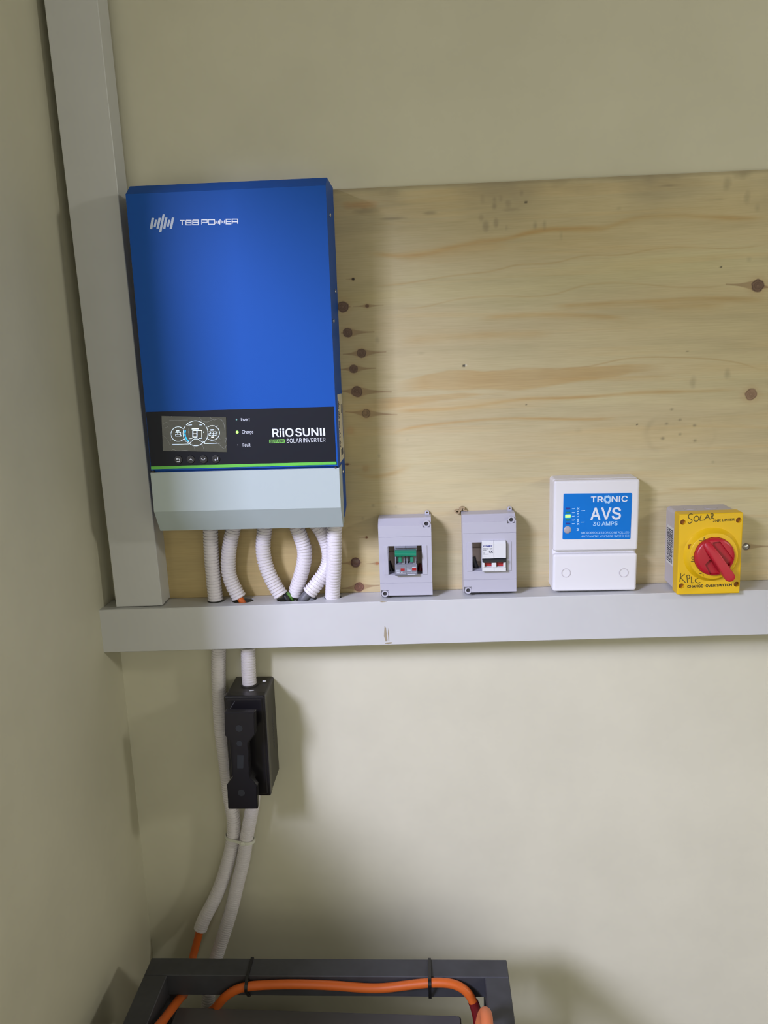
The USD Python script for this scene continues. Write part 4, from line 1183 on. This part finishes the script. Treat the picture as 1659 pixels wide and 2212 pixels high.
part('case_lid', [prz(Polygon(bpoly).buffer(-0.006).buffer(0.006).exterior.coords[:-1], BT - 0.014, BT - 0.002), prz(Polygon(bpoly).buffer(-0.008).buffer(0.006).exterior.coords[:-1], BT - 0.003, BT)], 'battery_case', ba, smooth=40)
OR = 0.0070
wire('battery_cable', 'orange cable leaving the end of the left conduit and passing behind the rack rail', [(434, 1996, .036), (431, 2012, .038), (424, 2040, .045), (416, 2070, .055), (405, 2120, .09), (396, 2150, .16), (386, 2160, .215), (366, 2186, .255), (343, 2216, .30), (322, 2250, .345), (0.165, -0.44, -0.6195), (0.200, -0.52, -0.6200), (0.235, -0.60, -0.6200), (0.255, -0.66, -0.6195)], OR, 'cable_orange', 'cable', sides=18, n=90)
p_b = [at3(440, 2196, .19), at3(468, 2174, .200 + .005), at3(488, 2152, .217), at3(508, 2139, .2175), at3(530, 2132, .2175), at3(560, 2128.5, .2165), at3(658, 2126.5, .2165), at3(741, 2130.5, .2165), at3(820, 2134.5, .2165), at3(870, 2129.5, .2165), at3(922, 2123.7, .2165), at3(958, 2123, .2175), at3(985, 2128, .219), at3(1005, 2140, .221), at3(1020, 2160, .224), at3(1029, 2185, .228), at3(1034, 2215, .235), at3(1036, 2240, .245)]
q, _ = spline(p_b, 140)
cbl = thing('battery_cable', 'orange cable tied along the rear rail of the rack with a red sleeve', 'cable', p_b[-1])
part('sheath', sweep(q, OR, 18), 'cable_orange', cbl, smooth=60)
seg = q[np.argmin(np.abs(q[:, 2] - at(1022, 2163, .225)[1]) + (q[:, 0] < 0.55)):]
seg = seg[seg[:, 2] > at(1033, 2222, .235)[1]]
part('sleeve', sweep(seg, OR + 0.0009, 18), 'wire_red', cbl, smooth=60, label='dark red heat-shrink sleeve')
wire('battery_cable', 'short bent orange cable end beside the right rail of the rack', [(1037, 2225, .29), (1042, 2200, .30), (1047, 2189, .315), (1051, 2196, .335), (1053, 2230, .36)], 0.0085, 'cable_lug', 'cable', sides=18, n=50)


def tie_loop(pl, w, t, closed=True):
    """a strap following a closed outline given as (d, z) in the plane x = pl[0]"""
    X, line = pl
    ring = Polygon(line)
    return prx_hole(ring.buffer(t), ring, X - w / 2, X + w / 2)


def prx_hole(outer, inner, x0, x1):
    m = trimesh.creation.extrude_polygon(outer.difference(inner), x1 - x0, engine='earcut')
    v = np.array(m.vertices)
    return trimesh.Trimesh(np.stack([x0 + v[:, 2], -v[:, 0], v[:, 1]], 1), m.faces[:, ::-1], process=False)


for px, lb_ in ((534, 'black cable tie around the left end of the rack rail and orange cable'), (927, 'black cable tie around the right end of the rack rail and orange cable')):
    i = np.argmin(np.abs(q[:, 0] - at(px, 2130, .2165)[0]))
    c = q[i]
    ring = unary_union([sbox(RD0 - 0.0002, RZ - RW - 0.0002, RD0 + RW + 0.0002, RZ + 0.0002), Point(-c[1], c[2]).buffer(OR + 0.0003)]).convex_hull
    t = thing('cable_tie', lb_, 'cable tie', (c[0], -(RD0 + RW), RZ - RW), 'black cable ties on the rack rail')
    part('strap', prx_hole(ring.buffer(0.0014), ring, c[0] - 0.0024, c[0] + 0.0024), 'tie_black', t, smooth=30)
    part('tie_head', cbx(c[0] - 0.0035, c[0] + 0.0035, RD0 + RW + 0.001, RD0 + RW + 0.006, RZ - 0.011, RZ - 0.004, 0.0008), 'tie_black', t)
# white tie holding the two lower conduits together
pa, pb = at3(504, 1806, .022), at3(533.3, 1806, .028)
ring = unary_union([Point(pa[0], 0.022).buffer(CR + 0.0004), Point(pb[0], 0.028).buffer(CR + 0.0004)]).convex_hull
wt_ = thing('cable_tie', 'white cable tie holding the two corrugated conduits together below the fuse box', 'cable tie', ((pa[0] + pb[0]) / 2, -0.025, pa[2]))
m = trimesh.creation.extrude_polygon(ring.buffer(0.0016).difference(ring), 0.0050, engine='earcut')
v = np.array(m.vertices)
part('strap', trimesh.Trimesh(np.stack([v[:, 0], -v[:, 1], pa[2] - 0.002 + v[:, 2] - 0.12 * (v[:, 0] - pa[0])], 1), m.faces[:, ::-1], process=False), 'tie_white', wt_)
part('tie_head', cbx((pa[0] + pb[0]) / 2 + 0.004, (pa[0] + pb[0]) / 2 + 0.0115, 0.038, 0.0435, pa[2] - 0.0055, pa[2] + 0.0005, 0.0008), 'tie_white', wt_)
